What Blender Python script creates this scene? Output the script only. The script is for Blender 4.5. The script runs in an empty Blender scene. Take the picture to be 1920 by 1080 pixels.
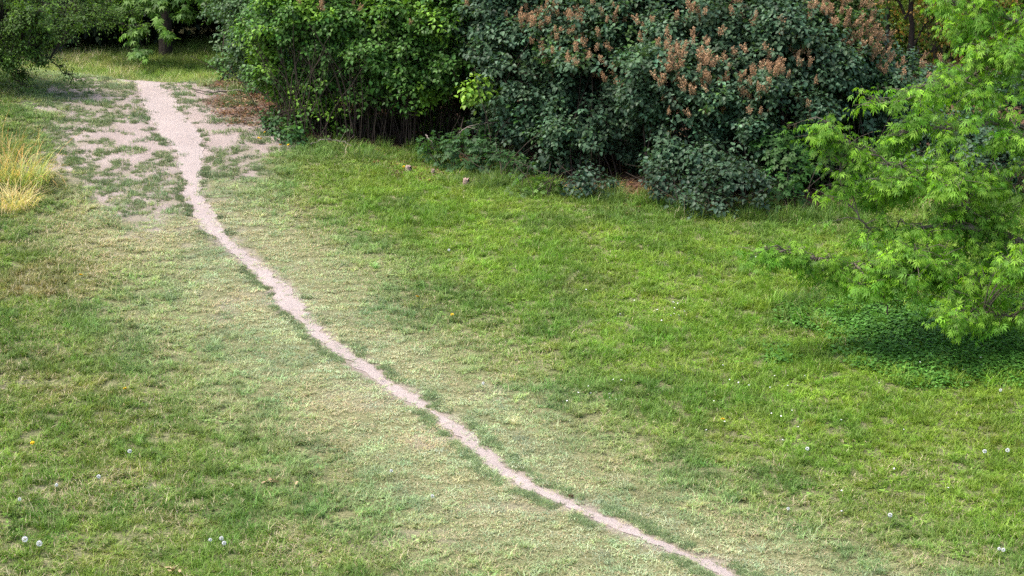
import bpy, math
import numpy as np
from math import radians as R
from mathutils import Vector

SC = bpy.context.scene
COL = SC.collection
RNG = np.random.default_rng(11)

# ------------------------------------------------------------------ camera
CAMZ = 6.6; PITCH = 13.0; HFOV = 30.0
cd = bpy.data.cameras.new('camera'); cam = bpy.data.objects.new('camera', cd); COL.objects.link(cam)
cd.sensor_width = 36; cd.angle = R(HFOV); cd.clip_start = .1; cd.clip_end = 2000
cam.location = (0, 0, CAMZ); cam.rotation_euler = (R(90-PITCH), 0, 0)
SC.camera = cam

# ------------------------------------------------------------------ light
SUN_EL, SUN_AZ = 64.0, 262.0          # azimuth: direction the light comes from, clockwise from +y
w = bpy.data.worlds.new('World'); SC.world = w; w.use_nodes = True
nt = w.node_tree; nt.nodes.clear()
wo = nt.nodes.new('ShaderNodeOutputWorld'); bg = nt.nodes.new('ShaderNodeBackground')
sky = nt.nodes.new('ShaderNodeTexSky'); sky.sky_type = 'NISHITA'; sky.sun_disc = False
sky.sun_elevation = R(SUN_EL); sky.sun_rotation = R(SUN_AZ)
sky.air_density = 1.0; sky.dust_density = 3.5; sky.ozone_density = .6
bg.inputs['Strength'].default_value = .13
nt.links.new(sky.outputs[0], bg.inputs[0]); nt.links.new(bg.outputs[0], wo.inputs[0])
sl = bpy.data.lights.new('sun', 'SUN'); sl.energy = 1.75; sl.angle = R(24); sl.color = (1, .955, .88)
so = bpy.data.objects.new('sun', sl); COL.objects.link(so)
az = R(SUN_AZ); el = R(SUN_EL)
dv = Vector((math.sin(az)*math.cos(el), math.cos(az)*math.cos(el), math.sin(el)))
so.rotation_euler = dv.to_track_quat('Z', 'Y').to_euler(); so.location = dv*60
vs = SC.view_settings; vs.view_transform = 'Standard'; vs.look = 'None'; vs.gamma = 1
vs.use_curve_mapping = False; vs.exposure = 1.45
SC.cycles.max_bounces = 6; SC.cycles.diffuse_bounces = 4; SC.cycles.transmission_bounces = 4
SC.cycles.sample_clamp_indirect = 4; SC.cycles.use_denoising = False

# ------------------------------------------------------------------ maths helpers
def sstep(a, b, x):
    t = np.clip((x-a)/(b-a), 0, 1); return t*t*(3-2*t)
def _hash(ix, iy, seed):
    n = (ix.astype(np.int64)*374761393 + iy.astype(np.int64)*668265263 + seed*1274126177) & 0xffffffff
    n = ((n ^ (n >> 13))*1274126177) & 0xffffffff
    n = ((n ^ (n >> 16))*2246822519) & 0xffffffff
    return ((n ^ (n >> 15)) & 0xffffff)/float(0xffffff)
def vnoise(x, y, seed=0):
    x = np.asarray(x, float); y = np.asarray(y, float)
    ix = np.floor(x); iy = np.floor(y); fx = x-ix; fy = y-iy
    fx = fx*fx*(3-2*fx); fy = fy*fy*(3-2*fy)
    a = _hash(ix, iy, seed); b = _hash(ix+1, iy, seed); c = _hash(ix, iy+1, seed); d = _hash(ix+1, iy+1, seed)
    return (a*(1-fx)+b*fx)*(1-fy)+(c*(1-fx)+d*fx)*fy
def fbm(x, y, seed=0, oc=4):
    s = 0; a = .5; t = 0
    for k in range(oc):
        s = s+a*vnoise(x*2**k+17.3*k, y*2**k-9.1*k, seed+k); t += a; a *= .55
    return s/t
def norm(v):
    return v/np.maximum(np.linalg.norm(v, axis=-1, keepdims=True), 1e-9)

# ------------------------------------------------------------------ terrain
def hgt(x, y):
    x = np.asarray(x, float); y = np.asarray(y, float)
    yy = np.clip(y, -60, 200)
    base = .113*(yy-16.7)
    base = 1.5-np.log1p(np.exp(np.clip((1.5-base)*5, -50, 50)))/5       # soft plateau
    base = np.maximum(base, -3+.01*yy)
    yc = 37.0-.22*(x+6.8)*0
    dy = y-yc
    bump = np.where(dy < 0, np.exp(-(dy/6.5)**2), np.exp(-(dy/2.3)**2))
    amp = .56*sstep(-.5, -5.5, x)*(1+.10*np.clip(-x-7, 0, 6))
    left = .07*np.clip(-x-3.5, 0, 14)*sstep(40, 33, y)*sstep(10, 22, y)
    back = -.12*sstep(38, 46, y)
    far = .9*sstep(60, 160, y)*fbm(x*.02+4, y*.02, 77)
    micro = .07*(fbm(x*.45, y*.45, 5)-.5)+.035*(fbm(x*2.1, y*2.1, 9, 3)-.5)
    return base+bump*amp+left+back+far+micro
CP, SP = math.cos(R(PITCH)), math.sin(R(PITCH)); F = 960/math.tan(R(HFOV/2))
def ray(px, py):
    u = (np.asarray(px, float)-960)/F; v = (540-np.asarray(py, float))/F
    return u, CP+v*SP, -SP+v*CP
def at(px, py, Y):
    dx, dy, dz = ray(px, py); t = Y/dy
    return np.array([dx*t, Y, CAMZ+dz*t])
def G(px, py):
    """points of the ground seen at photograph pixels px, py"""
    dx, dy, dz = ray(px, py); dx, dy, dz = np.broadcast_arrays(dx, dy, dz)
    t = np.full(dx.shape, 10.0); done = np.zeros(dx.shape, bool)
    for k in range(1400):
        below = CAMZ+dz*t < hgt(dx*t, dy*t)
        done |= below
        if done.all() or t.max() > 120: break
        t = np.where(done, t, t+.06)
    lo = t-.06; hi = t
    for k in range(12):
        m = (lo+hi)/2; b = CAMZ+dz*m < hgt(dx*m, dy*m)
        hi = np.where(b, m, hi); lo = np.where(b, lo, m)
    return np.stack([dx*hi, dy*hi, hgt(dx*hi, dy*hi)], -1)

# ------------------------------------------------------------------ object helpers
def tag(o, label=None, cat=None, group=None, kind=None):
    if label: o['label'] = label
    if cat: o['category'] = cat
    if group: o['group'] = group
    if kind: o['kind'] = kind
    return o
def empty(name, loc, label, cat, group=None):
    o = bpy.data.objects.new(name, None); COL.objects.link(o); o.location = tuple(float(c) for c in loc)
    o.empty_display_size = .2
    return tag(o, label, cat, group)
def mesh_np(name, V, faces, nper, mat, attrs=None, smooth=False):
    """faces: flat loop index array; nper: verts per face (int or array)"""
    me = bpy.data.meshes.new(name)
    V = np.asarray(V, np.float32); faces = np.asarray(faces, np.int32).ravel()
    nf = len(faces)//nper if np.isscalar(nper) else len(nper)
    me.vertices.add(len(V)); me.vertices.foreach_set('co', V.ravel())
    me.loops.add(len(faces)); me.loops.foreach_set('vertex_index', faces)
    me.polygons.add(nf)
    st = np.arange(nf)*nper if np.isscalar(nper) else np.concatenate([[0], np.cumsum(nper)[:-1]])
    me.polygons.foreach_set('loop_start', st.astype(np.int32))
    for k, a in (attrs or {}).items():
        a = np.asarray(a, np.float32)
        if a.ndim == 1:
            at_ = me.attributes.new(k, 'FLOAT', 'POINT'); at_.data.foreach_set('value', a)
        else:
            at_ = me.attributes.new(k, 'FLOAT_COLOR', 'POINT')
            if a.shape[1] == 3: a = np.concatenate([a, np.ones((len(a), 1), np.float32)], 1)
            at_.data.foreach_set('color', a.ravel())
    me.update(calc_edges=True); me.validate()
    if smooth: me.polygons.foreach_set('use_smooth', np.ones(len(me.polygons), bool))
    me.materials.append(mat)
    return me
def link(name, me, parent=None, origin=None):
    o = bpy.data.objects.new(name, me); COL.objects.link(o)
    if parent is not None: o.parent = parent
    return o

class Leaves:
    """collects many small leaves and links them as one mesh"""
    def __init__(s): s.V = []; s.Q = []; s.C = []; s.n = 0
    def add(s, pos, d, up, size, tmpl, col):
        TV, TF = tmpl
        n = len(pos)
        if n == 0: return
        y = norm(d); x = norm(np.cross(y, up)+1e-6); z = np.cross(x, y)
        size = np.broadcast_to(size, (n,))[:, None, None]
        P = pos[:, None, :]+size*(TV[None, :, 0:1]*x[:, None]+TV[None, :, 1:2]*y[:, None]+TV[None, :, 2:3]*z[:, None])
        s.V.append(P.reshape(-1, 3))
        s.Q.append((TF[None]+(np.arange(n)*len(TV))[:, None, None]+s.n).reshape(-1))
        s.C.append(np.repeat(col, len(TV), axis=0)); s.n += n*len(TV)
    def build(s, name, mat, parent, origin=(0, 0, 0)):
        V = np.concatenate(s.V)-np.asarray(origin)[None]
        me = mesh_np(name, V, np.concatenate(s.Q), 4, mat, {'lcol': np.concatenate(s.C)})
        return link(name, me, parent)
class Sticks:
    """collects tapering sticks (polyline tubes) into one mesh"""
    def __init__(s, sides=4): s.V = []; s.Q = []; s.n = 0; s.k = sides
    def seg(s, p0, p1, r0, r1):
        p0 = np.atleast_2d(p0); p1 = np.atleast_2d(p1); n = len(p0)
        if n == 0: return
        d = norm(p1-p0); a = np.where(np.abs(d[:, 2:3]) > .9, np.array([[1., 0, 0]]), np.array([[0, 0, 1.]]))
        x = norm(np.cross(d, a)); y = np.cross(d, x)
        th = np.arange(s.k)*2*np.pi/s.k
        ring = x[:, None]*np.cos(th)[None, :, None]+y[:, None]*np.sin(th)[None, :, None]
        r0 = np.broadcast_to(r0, (n,))[:, None, None]; r1 = np.broadcast_to(r1, (n,))[:, None, None]
        V = np.concatenate([p0[:, None]+ring*r0, p1[:, None]+ring*r1], 1)
        s.V.append(V.reshape(-1, 3)); k = s.k
        f = np.array([[i, (i+1) % k, k+(i+1) % k, k+i] for i in range(k)])
        s.Q.append((f[None]+(np.arange(n)*2*k)[:, None, None]+s.n).reshape(-1)); s.n += n*2*k
    def tube(s, pts, radii, bark=0.0, k=None):
        pts = np.asarray(pts, float); m = len(pts); k = k or s.k
        t = norm(np.gradient(pts, axis=0)); a = np.array([0.3, .1, 1.]) if abs(norm(pts[-1]-pts[0])[2]) < .8 else np.array([1., .2, 0])
        x = norm(np.cross(t, a[None])); y = np.cross(t, x)
        th = np.arange(k)*2*np.pi/k
        rr = np.asarray(radii)[:, None]*(1+bark*(RNG.random((m, k))-.5))
        V = pts[:, None]+rr[..., None]*(x[:, None]*np.cos(th)[None, :, None]+y[:, None]*np.sin(th)[None, :, None])
        s.V.append(V.reshape(-1, 3))
        f = [[i*k+j, i*k+(j+1) % k, (i+1)*k+(j+1) % k, (i+1)*k+j] for i in range(m-1) for j in range(k)]
        s.Q.append((np.array(f)+s.n).reshape(-1)); s.n += m*k
    def build(s, name, mat, parent, origin=(0, 0, 0), smooth=True):
        V = np.concatenate(s.V)-np.asarray(origin)[None]
        return link(name, mesh_np(name, V, np.concatenate(s.Q), 4, mat, None, smooth), parent)
def curve_pts(ctrl, n=14, wob=0.0):
    """smooth curve through control points"""
    c = np.asarray(ctrl, float); m = len(c); u = np.linspace(0, m-1, n); out = []
    for q in u:
        i = min(int(q), m-2); f = q-i
        p0 = c[max(i-1, 0)]; p1 = c[i]; p2 = c[i+1]; p3 = c[min(i+2, m-1)]
        out.append(.5*((2*p1)+(-p0+p2)*f+(2*p0-5*p1+4*p2-p3)*f*f+(-p0+3*p1-3*p2+p3)*f**3))
    out = np.array(out)
    if wob: out[1:] += RNG.normal(0, wob, out[1:].shape)
    return out

# ------------------------------------------------------------------ materials
def mat_new(name):
    m = bpy.data.materials.new(name); m.use_nodes = True; n = m.node_tree; n.nodes.clear()
    return m, n, n.nodes.new('ShaderNodeOutputMaterial')
def N(n, t, **kw):
    x = n.nodes.new(t)
    for k, v in kw.items():
        if k == 'inp':
            for a, b in v.items(): x.inputs[a].default_value = b
        else: setattr(x, k, v)
    return x
def mixrgb(n, fac, a, b, mode='MIX'):
    x = n.nodes.new('ShaderNodeMix'); x.data_type = 'RGBA'; x.blend_type = mode
    for s, v in ((0, fac), (6, a), (7, b)):
        if isinstance(v, bpy.types.NodeSocket): n.links.new(v, x.inputs[s])
        else: x.inputs[s].default_value = v if s == 0 else (*v, 1)
    return x.outputs[2]
def leaf_material(name, rough=.45, trans=.3, spec=.5, tint=(1.25, 1.35, .55), vary=.25):
    m, n, out = mat_new(name)
    a = N(n, 'ShaderNodeAttribute', attribute_name='lcol')
    tc = N(n, 'ShaderNodeTexCoord'); no = N(n, 'ShaderNodeTexNoise', inp={'Scale': 9.0, 'Detail': 2.0})
    n.links.new(tc.outputs['Object'], no.inputs['Vector'])
    mr = N(n, 'ShaderNodeMapRange', inp={1: .3, 2: .7, 3: 1-vary, 4: 1+vary}); n.links.new(no.outputs[0], mr.inputs[0])
    hs = N(n, 'ShaderNodeHueSaturation'); n.links.new(mr.outputs[0], hs.inputs['Value']); n.links.new(a.outputs['Color'], hs.inputs['Color'])
    p = N(n, 'ShaderNodeBsdfPrincipled', inp={'Roughness': rough, 'Specular IOR Level': spec})
    n.links.new(hs.outputs[0], p.inputs['Base Color'])
    t = N(n, 'ShaderNodeBsdfTranslucent'); n.links.new(mixrgb(n, 1.0, hs.outputs[0], tint, 'MULTIPLY'), t.inputs[0])
    mx = N(n, 'ShaderNodeMixShader', inp={0: trans}); n.links.new(p.outputs[0], mx.inputs[1]); n.links.new(t.outputs[0], mx.inputs[2])
    n.links.new(mx.outputs[0], out.inputs[0]); return m
def bark_material(name, c1, c2, scale=14):
    m, n, out = mat_new(name)
    tc = N(n, 'ShaderNodeTexCoord'); mp = N(n, 'ShaderNodeMapping', inp={'Scale': (1, 1, .25)}); n.links.new(tc.outputs['Object'], mp.inputs[0])
    no = N(n, 'ShaderNodeTexNoise', inp={'Scale': scale, 'Detail': 5.0, 'Roughness': .7}); n.links.new(mp.outputs[0], no.inputs['Vector'])
    mr = N(n, 'ShaderNodeMapRange', inp={1: .35, 2: .65}); n.links.new(no.outputs[0], mr.inputs[0])
    p = N(n, 'ShaderNodeBsdfPrincipled', inp={'Roughness': .9, 'Specular IOR Level': .2}); n.links.new(mixrgb(n, mr.outputs[0], c1, c2), p.inputs[0])
    b = N(n, 'ShaderNodeBump', inp={'Strength': .6, 'Distance': .02}); n.links.new(no.outputs[0], b.inputs['Height']); n.links.new(b.outputs[0], p.inputs['Normal'])
    n.links.new(p.outputs[0], out.inputs[0]); return m
M = {}
M['lilac'] = leaf_material('lilac_leaf', .47, .25, .26)
M['soft'] = leaf_material('soft_leaf', .55, .42, .3)
M['dark'] = leaf_material('woodland_leaf', .6, .2, .3)
M['flower'] = leaf_material('faded_flower', .9, .15, .1, (1.1, 1, .9), .35)
M['blade'] = leaf_material('grass_blade', .6, .35, .25, (1.2, 1.25, .6))
M['bark'] = bark_material('grey_bark', (.09, .07, .055), (.2, .165, .13))
M['stem'] = bark_material('shrub_stem', (.030, .022, .017), (.075, .055, .042), 30)
M['twig'] = bark_material('pale_twig', (.16, .13, .11), (.32, .27, .23), 30)
M['darkbark'] = bark_material('dark_bark', (.018, .014, .012), (.05, .04, .03))

def soil_nodes(n, scale=1.0):
    """dry trodden earth: colour socket, height socket"""
    g = N(n, 'ShaderNodeNewGeometry')
    a = N(n, 'ShaderNodeTexNoise', inp={'Scale': 1.3*scale, 'Detail': 6.0, 'Roughness': .6}); n.links.new(g.outputs['Position'], a.inputs['Vector'])
    b = N(n, 'ShaderNodeTexNoise', inp={'Scale': 22.0*scale, 'Detail': 5.0, 'Roughness': .75}); n.links.new(g.outputs['Position'], b.inputs['Vector'])
    v = N(n, 'ShaderNodeTexVoronoi', inp={'Scale': 17.0*scale}); n.links.new(g.outputs['Position'], v.inputs['Vector'])
    ma = N(n, 'ShaderNodeMapRange', inp={1: .35, 2: .65}); n.links.new(a.outputs[0], ma.inputs[0])
    mb = N(n, 'ShaderNodeMapRange', inp={1: .4, 2: .72}); n.links.new(b.outputs[0], mb.inputs[0])
    c = mixrgb(n, ma.outputs[0], (.235, .185, .163), (.35, .29, .26))
    c = mixrgb(n, mb.outputs[0], c, (.17, .13, .11))
    st = N(n, 'ShaderNodeMapRange', inp={1: .10, 2: .05}); n.links.new(v.outputs['Distance'], st.inputs[0])
    c = mixrgb(n, st.outputs[0], c, (.50, .44, .40))
    return c, b.outputs[0], a.outputs[0]
def ground_material():
    m, n, out = mat_new('meadow_soil')
    c, hb, ha = soil_nodes(n); c = mixrgb(n, .3, c, (.42, .345, .315))
    at_ = N(n, 'ShaderNodeAttribute', attribute_name='bare'); af = N(n, 'ShaderNodeAttribute', attribute_name='litter')
    g = N(n, 'ShaderNodeNewGeometry')
    th = N(n, 'ShaderNodeTexNoise', inp={'Scale': 30.0, 'Detail': 5.0, 'Roughness': .8}); n.links.new(g.outputs['Position'], th.inputs['Vector'])
    mt = N(n, 'ShaderNodeMapRange', inp={1: .38, 2: .62}); n.links.new(th.outputs[0], mt.inputs[0])
    thatch = mixrgb(n, mt.outputs[0], (.07, .085, .03), (.25, .235, .125))
    c2 = mixrgb(n, at_.outputs['Fac'], thatch, c)
    lit = mixrgb(n, mt.outputs[0], (.05, .035, .025), (.17, .095, .055))
    c3 = mixrgb(n, af.outputs['Fac'], c2, lit)
    p = N(n, 'ShaderNodeBsdfPrincipled', inp={'Roughness': .95, 'Specular IOR Level': .15}); n.links.new(c3, p.inputs[0])
    b = N(n, 'ShaderNodeBump', inp={'Strength': .7, 'Distance': .03}); n.links.new(hb, b.inputs['Height']); n.links.new(b.outputs[0], p.inputs['Normal'])
    n.links.new(p.outputs[0], out.inputs[0]); return m
def path_material():
    m, n, out = mat_new('trodden_earth')
    c, hb, ha = soil_nodes(n)
    p = N(n, 'ShaderNodeBsdfPrincipled', inp={'Roughness': .95, 'Specular IOR Level': .15})
    n.links.new(mixrgb(n, .45, c, (.48, .41, .385)), p.inputs[0])
    b = N(n, 'ShaderNodeBump', inp={'Strength': .8, 'Distance': .03}); n.links.new(hb, b.inputs['Height']); n.links.new(b.outputs[0], p.inputs['Normal'])
    n.links.new(p.outputs[0], out.inputs[0]); return m
def grass_material():
    m, n, out = mat_new('meadow_grass')
    a = N(n, 'ShaderNodeAttribute', attribute_name='tcol', attribute_type='INSTANCER')
    dr = N(n, 'ShaderNodeAttribute', attribute_name='dry', attribute_type='INSTANCER')
    bv = N(n, 'ShaderNodeAttribute', attribute_name='bv'); bt = N(n, 'ShaderNodeAttribute', attribute_name='bt')
    gt = N(n, 'ShaderNodeMath', operation='GREATER_THAN'); s = N(n, 'ShaderNodeMath', operation='SUBTRACT', inp={0: 1.0})
    n.links.new(dr.outputs['Fac'], s.inputs[1]); n.links.new(bv.outputs['Fac'], gt.inputs[0]); n.links.new(s.outputs[0], gt.inputs[1])
    vv = N(n, 'ShaderNodeMapRange', inp={1: 0., 2: 1., 3: .72, 4: 1.3}); n.links.new(bt.outputs['Fac'], vv.inputs[0])
    hs = N(n, 'ShaderNodeHueSaturation'); n.links.new(vv.outputs[0], hs.inputs['Value']); n.links.new(a.outputs['Color'], hs.inputs['Color'])
    sr = mixrgb(n, bt.outputs['Fac'], (.48, .37, .21), (.62, .55, .36))
    c = mixrgb(n, gt.outputs[0], hs.outputs[0], sr)
    p = N(n, 'ShaderNodeBsdfPrincipled', inp={'Roughness': .55, 'Specular IOR Level': .3}); n.links.new(c, p.inputs[0])
    t = N(n, 'ShaderNodeBsdfTranslucent'); n.links.new(mixrgb(n, 1.0, c, (1.15, 1.2, .7), 'MULTIPLY'), t.inputs[0])
    mx = N(n, 'ShaderNodeMixShader', inp={0: .3}); n.links.new(p.outputs[0], mx.inputs[1]); n.links.new(t.outputs[0], mx.inputs[2])
    n.links.new(mx.outputs[0], out.inputs[0]); return m
def plain(name, c, rough=.7, spec=.3):
    m, n, out = mat_new(name)
    tc = N(n, 'ShaderNodeTexCoord'); no = N(n, 'ShaderNodeTexNoise', inp={'Scale': 40.0, 'Detail': 3.0}); n.links.new(tc.outputs['Object'], no.inputs['Vector'])
    p = N(n, 'ShaderNodeBsdfPrincipled', inp={'Roughness': rough, 'Specular IOR Level': spec})
    n.links.new(mixrgb(n, no.outputs[0], tuple(v*.8 for v in c), tuple(min(1, v*1.2) for v in c)), p.inputs[0])
    n.links.new(p.outputs[0], out.inputs[0]); return m
M['ground'] = ground_material(); M['path'] = path_material(); M['grass'] = grass_material()
M['stump'] = bark_material('stump_bark', (.13, .085, .07), (.42, .29, .25), 60); M['wood'] = bark_material('cut_wood', (.20, .13, .10), (.50, .36, .31), 60)
M['yellow'] = plain('yellow_petal', (.75, .52, .02)); M['white'] = plain('white_down', (.93, .93, .90)); M['petal'] = plain('white_petal', (.8, .8, .78))
M['gstem'] = plain('green_stem', (.10, .16, .04)); M['dry'] = plain('dry_leaf', (.42, .30, .17)); M['cone'] = plain('brown_cone', (.10, .055, .03))

# ------------------------------------------------------------------ leaf shapes (x side, y along, z up), quads
def T(v, f): return np.array(v, float), np.array(f, int)
T_LILAC = T([(0, 0, 0), (-.36, .16, .10), (-.34, .52, .07), (0, 1, -.14), (.34, .52, .07), (.36, .16, .10), (0, .46, -.02)],
            [(0, 6, 2, 1), (6, 3, 3, 2), (0, 5, 4, 6), (6, 4, 3, 3)])
T_LILAC = (T_LILAC[0], np.array([(0, 6, 2, 1), (0, 5, 4, 6)]))
_v = [(0, 0, 0), (-.37, .15, .10), (-.33, .55, .06), (0, .5, -.03), (.33, .55, .06), (.37, .15, .10), (0, 1, -.16), (-.16, .82, -.04), (.16, .82, -.04)]
T_LILAC = T(_v, [(0, 3, 2, 1), (3, 6, 7, 2), (0, 5, 4, 3), (3, 4, 8, 6)])
T_SIMPLE = T([(0, 0, 0), (-.32, .4, .07), (0, 1, -.08), (.32, .4, .07), (0, .45, 0)], [(0, 4, 2, 1), (0, 3, 2, 4)])
def _leaflet(ox, oy, ang, L, W, z0=0., dz=-.12):
    c, s = math.cos(ang), math.sin(ang)
    pts = [(0, 0, z0), (-W, .42*L, z0+.03), (0, L, z0+dz*L*1.6), (W, .42*L, z0+.03), (0, .45*L, z0-.01)]
    return [(ox+x*c+y*s, oy-x*s+y*c, z) for x, y, z in pts]
def compound(spec):
    v = []; f = []
    for ox, oy, a, L, W in spec:
        b = len(v); v += _leaflet(ox, oy, a, L, W); f += [(b, b+4, b+2, b+1), (b, b+3, b+2, b+4)]
    return T(v, f)
T_ELDERMAPLE = compound([(0, .38, 0, .70, .085), (0, .34, .62, .62, .075), (0, .34, -.62, .62, .075), (0, .16, .9, .52, .068), (0, .16, -.9, .52, .068)])
T_ELDER = compound([(0, .45, 0, .55, .17), (0, .40, .95, .46, .15), (0, .40, -.95, .46, .15), (0, .15, 1.15, .4, .13), (0, .15, -1.15, .4, .13)])
T_PALM = compound([(0, 0, 0, 1, .17), (0, 0, .75, .85, .15), (0, 0, -.75, .85, .15), (0, 0, 1.5, .55, .12), (0, 0, -1.5, .55, .12)])

def jcol(base, n, v=.18, hue=.10, alt=None, pa=0.0):
    c = np.asarray(base)[None]*np.exp(RNG.normal(0, v, (n, 1)))*np.exp(RNG.normal(0, hue, (n, 3))*np.array([[1, .3, .8]]))
    if alt is not None and pa > 0:
        k = RNG.random(n) < pa; c[k] = np.asarray(alt)[None]*np.exp(RNG.normal(0, v, (k.sum(), 1)))
    return np.clip(c, .003, .9)
def randdir(n):
    return norm(RNG.normal(size=(n, 3)))
def sprays(L, tw, base, d, length, nn, size, tmpl, scol, droop=.12, ld=.35, spread=.75, lv=.12, petiole=.03, tr=.003, upbias=.9):
    """leafy shoots: base (S,3), direction d, length (S,), nn nodes with two leaves each"""
    S = len(base)
    if S == 0: return
    d = norm(d); length = np.broadcast_to(length, (S,)); a = randdir(S); sx = norm(np.cross(d, a)); sy = np.cross(d, sx)
    if tw is not None:
        mid = base+d*length[:, None]*.5+np.array([0, 0, -1.])*(droop*length*.25)[:, None]
        end = base+d*length[:, None]+np.array([0, 0, -1.])*(droop*length)[:, None]
        tw.seg(base, mid, tr, tr*.75); tw.seg(mid, end, tr*.75, tr*.4)
    for k in range(nn):
        t = (k+1)/nn*(.95+.1*RNG.random(S)); p = base+d*(length*t)[:, None]+np.array([0, 0, -1.])*(droop*length*t*t)[:, None]
        ph = k*np.pi/2+RNG.normal(0, .3, S)
        for sgn in (1, -1):
            side = (sx*np.cos(ph)[:, None]+sy*np.sin(ph)[:, None])*sgn
            sp = spread*(1-.35*(k == nn-1))
            q = norm(side*sp+d*(1-sp)+np.array([0, 0, -ld])[None]+RNG.normal(0, .16, (S, 3)))
            up = norm(np.array([0, 0, upbias])[None]+d*.4+RNG.normal(0, .22, (S, 3)))
            sz = size*(.72+.5*RNG.random(S))*(1-.25*(k == nn-1))
            c = scol*np.exp(RNG.normal(0, lv, (S, 1)))
            L.add(p+q*petiole, q, up, sz, tmpl, np.clip(c, .003, .9))

def lobe_shoots(lobes, dens, lump=.22, face=.5, seed=0, under=.35, sub=0, md=.62):
    """points and outward directions on the union of lumpy ellipsoids [(c, r, zr)]"""
    P = []; D = []; main = len(lobes)
    if sub:
        ex = []
        for c, r, zr in lobes:
            if r < .3: continue
            m = int(sub*r*r)+2; u = randdir(m*3); u = u[(u[:, 1] < .3) & (u[:, 2] > -.75)][:m]
            for q in u:
                rr = RNG.uniform(.2, .36)*min(1, .55+r*.5); ex.append((c+q*np.array([1, 1, zr])*(r*.92+rr*.25), rr, .75))
        lobes = list(lobes)+ex
    cs = np.array([l[0] for l in lobes]); rs = np.array([l[1] for l in lobes]); zs = np.array([l[2] for l in lobes])
    for i, (c, r, zr) in enumerate(lobes):
        bough = i >= main; n = int(dens*(1.9 if bough else (md if sub else 1))*4*np.pi*r*r*(.5+.5*zr))
        u = randdir(n)
        keep = RNG.random(n) < np.where(u[:, 1] > .35, face, 1.0)
        keep &= RNG.random(n) < np.where(u[:, 2] < -.25, .08 if bough else under, 1.0)
        u = u[keep]; n = len(u)
        lum = fbm(u[:, 0]*2.6+i*7+seed, u[:, 2]*2.6+u[:, 1]*1.9, 31+seed, 3)
        rad = r*(1-lump+2*lump*(lum-.5)*1.6+lump)*(1-.28*RNG.random(n)**2.2)
        p = c[None]+u*rad[:, None]*np.array([1, 1, zr])[None]
        ok = np.ones(n, bool)
        for j in range(len(lobes)):
            if j != i and (j < main) and abs(cs[j][0]-c[0]) < rs[j]+r:
                q = (p-cs[j])/np.array([1, 1, zs[j]]); ok &= np.linalg.norm(q, axis=1) > rs[j]*.74
        P.append(p[ok]); D.append(u[ok])
    return np.concatenate(P), np.concatenate(D)

# ------------------------------------------------------------------ the path, its line in the place
PROWS = np.array([(150, 246, 292), (158, 256, 300), (170, 258, 314), (185, 262, 326), (200, 268, 334), (215, 276, 345), (232, 284, 362), (248, 292, 374), (262, 316, 378),
  (280, 328, 380), (300, 333, 382), (320, 337, 378), (340, 340, 376), (360, 345, 380), (380, 350, 389), (400, 360, 399), (415, 370, 409), (430, 384, 420), (445, 400, 436),
  (460, 419, 452), (475, 437, 470), (490, 455, 488), (505, 472, 505), (520, 487, 522), (535, 500, 540), (548, 506, 549), (560, 510, 560), (570, 514, 568), (582, 530, 570), (592, 546, 572),
  (605, 560, 588), (620, 579, 606), (635, 596, 624), (650, 614, 644), (665, 634, 668), (680, 657, 692), (695, 681, 712), (710, 702, 728), (725, 722, 752), (740, 745, 780),
  (752, 766, 798), (765, 790, 815), (778, 806, 833), (790, 822, 850), (805, 838, 868), (820, 856, 886), (835, 872, 903), (850, 890, 922), (865, 910, 944), (880, 931, 966),
  (895, 957, 992), (910, 984, 1016), (925, 1012, 1048), (940, 1044, 1084), (952, 1070, 1104), (965, 1098, 1130), (978, 1130, 1166), (990, 1162, 1196), (1002, 1190, 1212), (1014, 1218, 1238),
  (1026, 1246, 1262), (1038, 1272, 1290), (1048, 1300, 1334), (1060, 1318, 1360), (1075, 1342, 1388), (1090, 1370, 1416), (1110, 1412, 1462), (1140, 1480, 1530), (1180, 1570, 1620)], float)
_m = (PROWS[:, 1]+PROWS[:, 2])/2; _w = (PROWS[:, 2]-PROWS[:, 1])/2*np.interp(PROWS[:, 0], [250, 330, 1000], [1, .88, .92]); PROWS[:, 1] = _m-_w; PROWS[:, 2] = _m+_w
PL = G(PROWS[:, 1], PROWS[:, 0]); PR = G(PROWS[:, 2], PROWS[:, 0]); PC = (PL+PR)/2
PHW = np.linalg.norm((PR-PL)[:, :2], axis=1)/2
_t = norm(np.gradient(PC[:, :2], axis=0)); 
# true half width across the line of travel
PHW = PHW*np.clip(np.abs(_t[:, 1]), .35, 1)
def path_dist(x, y):
    """signed distance to the path line (plus to the right) and the index along it"""
    best = np.full(x.shape, 1e9); sg = np.zeros(x.shape); idx = np.zeros(x.shape)
    for i in range(len(PC)-1):
        ax, ay = PC[i, :2]; bx, by = PC[i+1, :2]; ex, ey = bx-ax, by-ay; L2 = ex*ex+ey*ey+1e-9
        t = np.clip(((x-ax)*ex+(y-ay)*ey)/L2, 0, 1); dx = x-(ax+ex*t); dy = y-(ay+ey*t); dd = np.hypot(dx, dy)
        m = dd < best; best = np.where(m, dd, best); sg = np.where(m, np.sign(-(ex*dy-ey*dx))*-1, sg); idx = np.where(m, i+t, idx)
    return best*np.where(sg == 0, 1, sg), idx
def blob(x, y, px, py, rx, ry, rot=0, n=.55, seed=3):
    """soft patch centred on the ground point seen at px, py with radii rx (across) and ry (away) in metres"""
    c = G(px, py); dx = x-c[0]; dy = y-c[1]; cr, sr = math.cos(rot), math.sin(rot)
    u = (dx*cr+dy*sr)/rx; v = (-dx*sr+dy*cr)/ry
    q = np.hypot(u, v)+n*2*(fbm(x*1.3, y*1.3, seed, 3)-.5)
    return 1-sstep(.6, 1.15, q)
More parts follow.
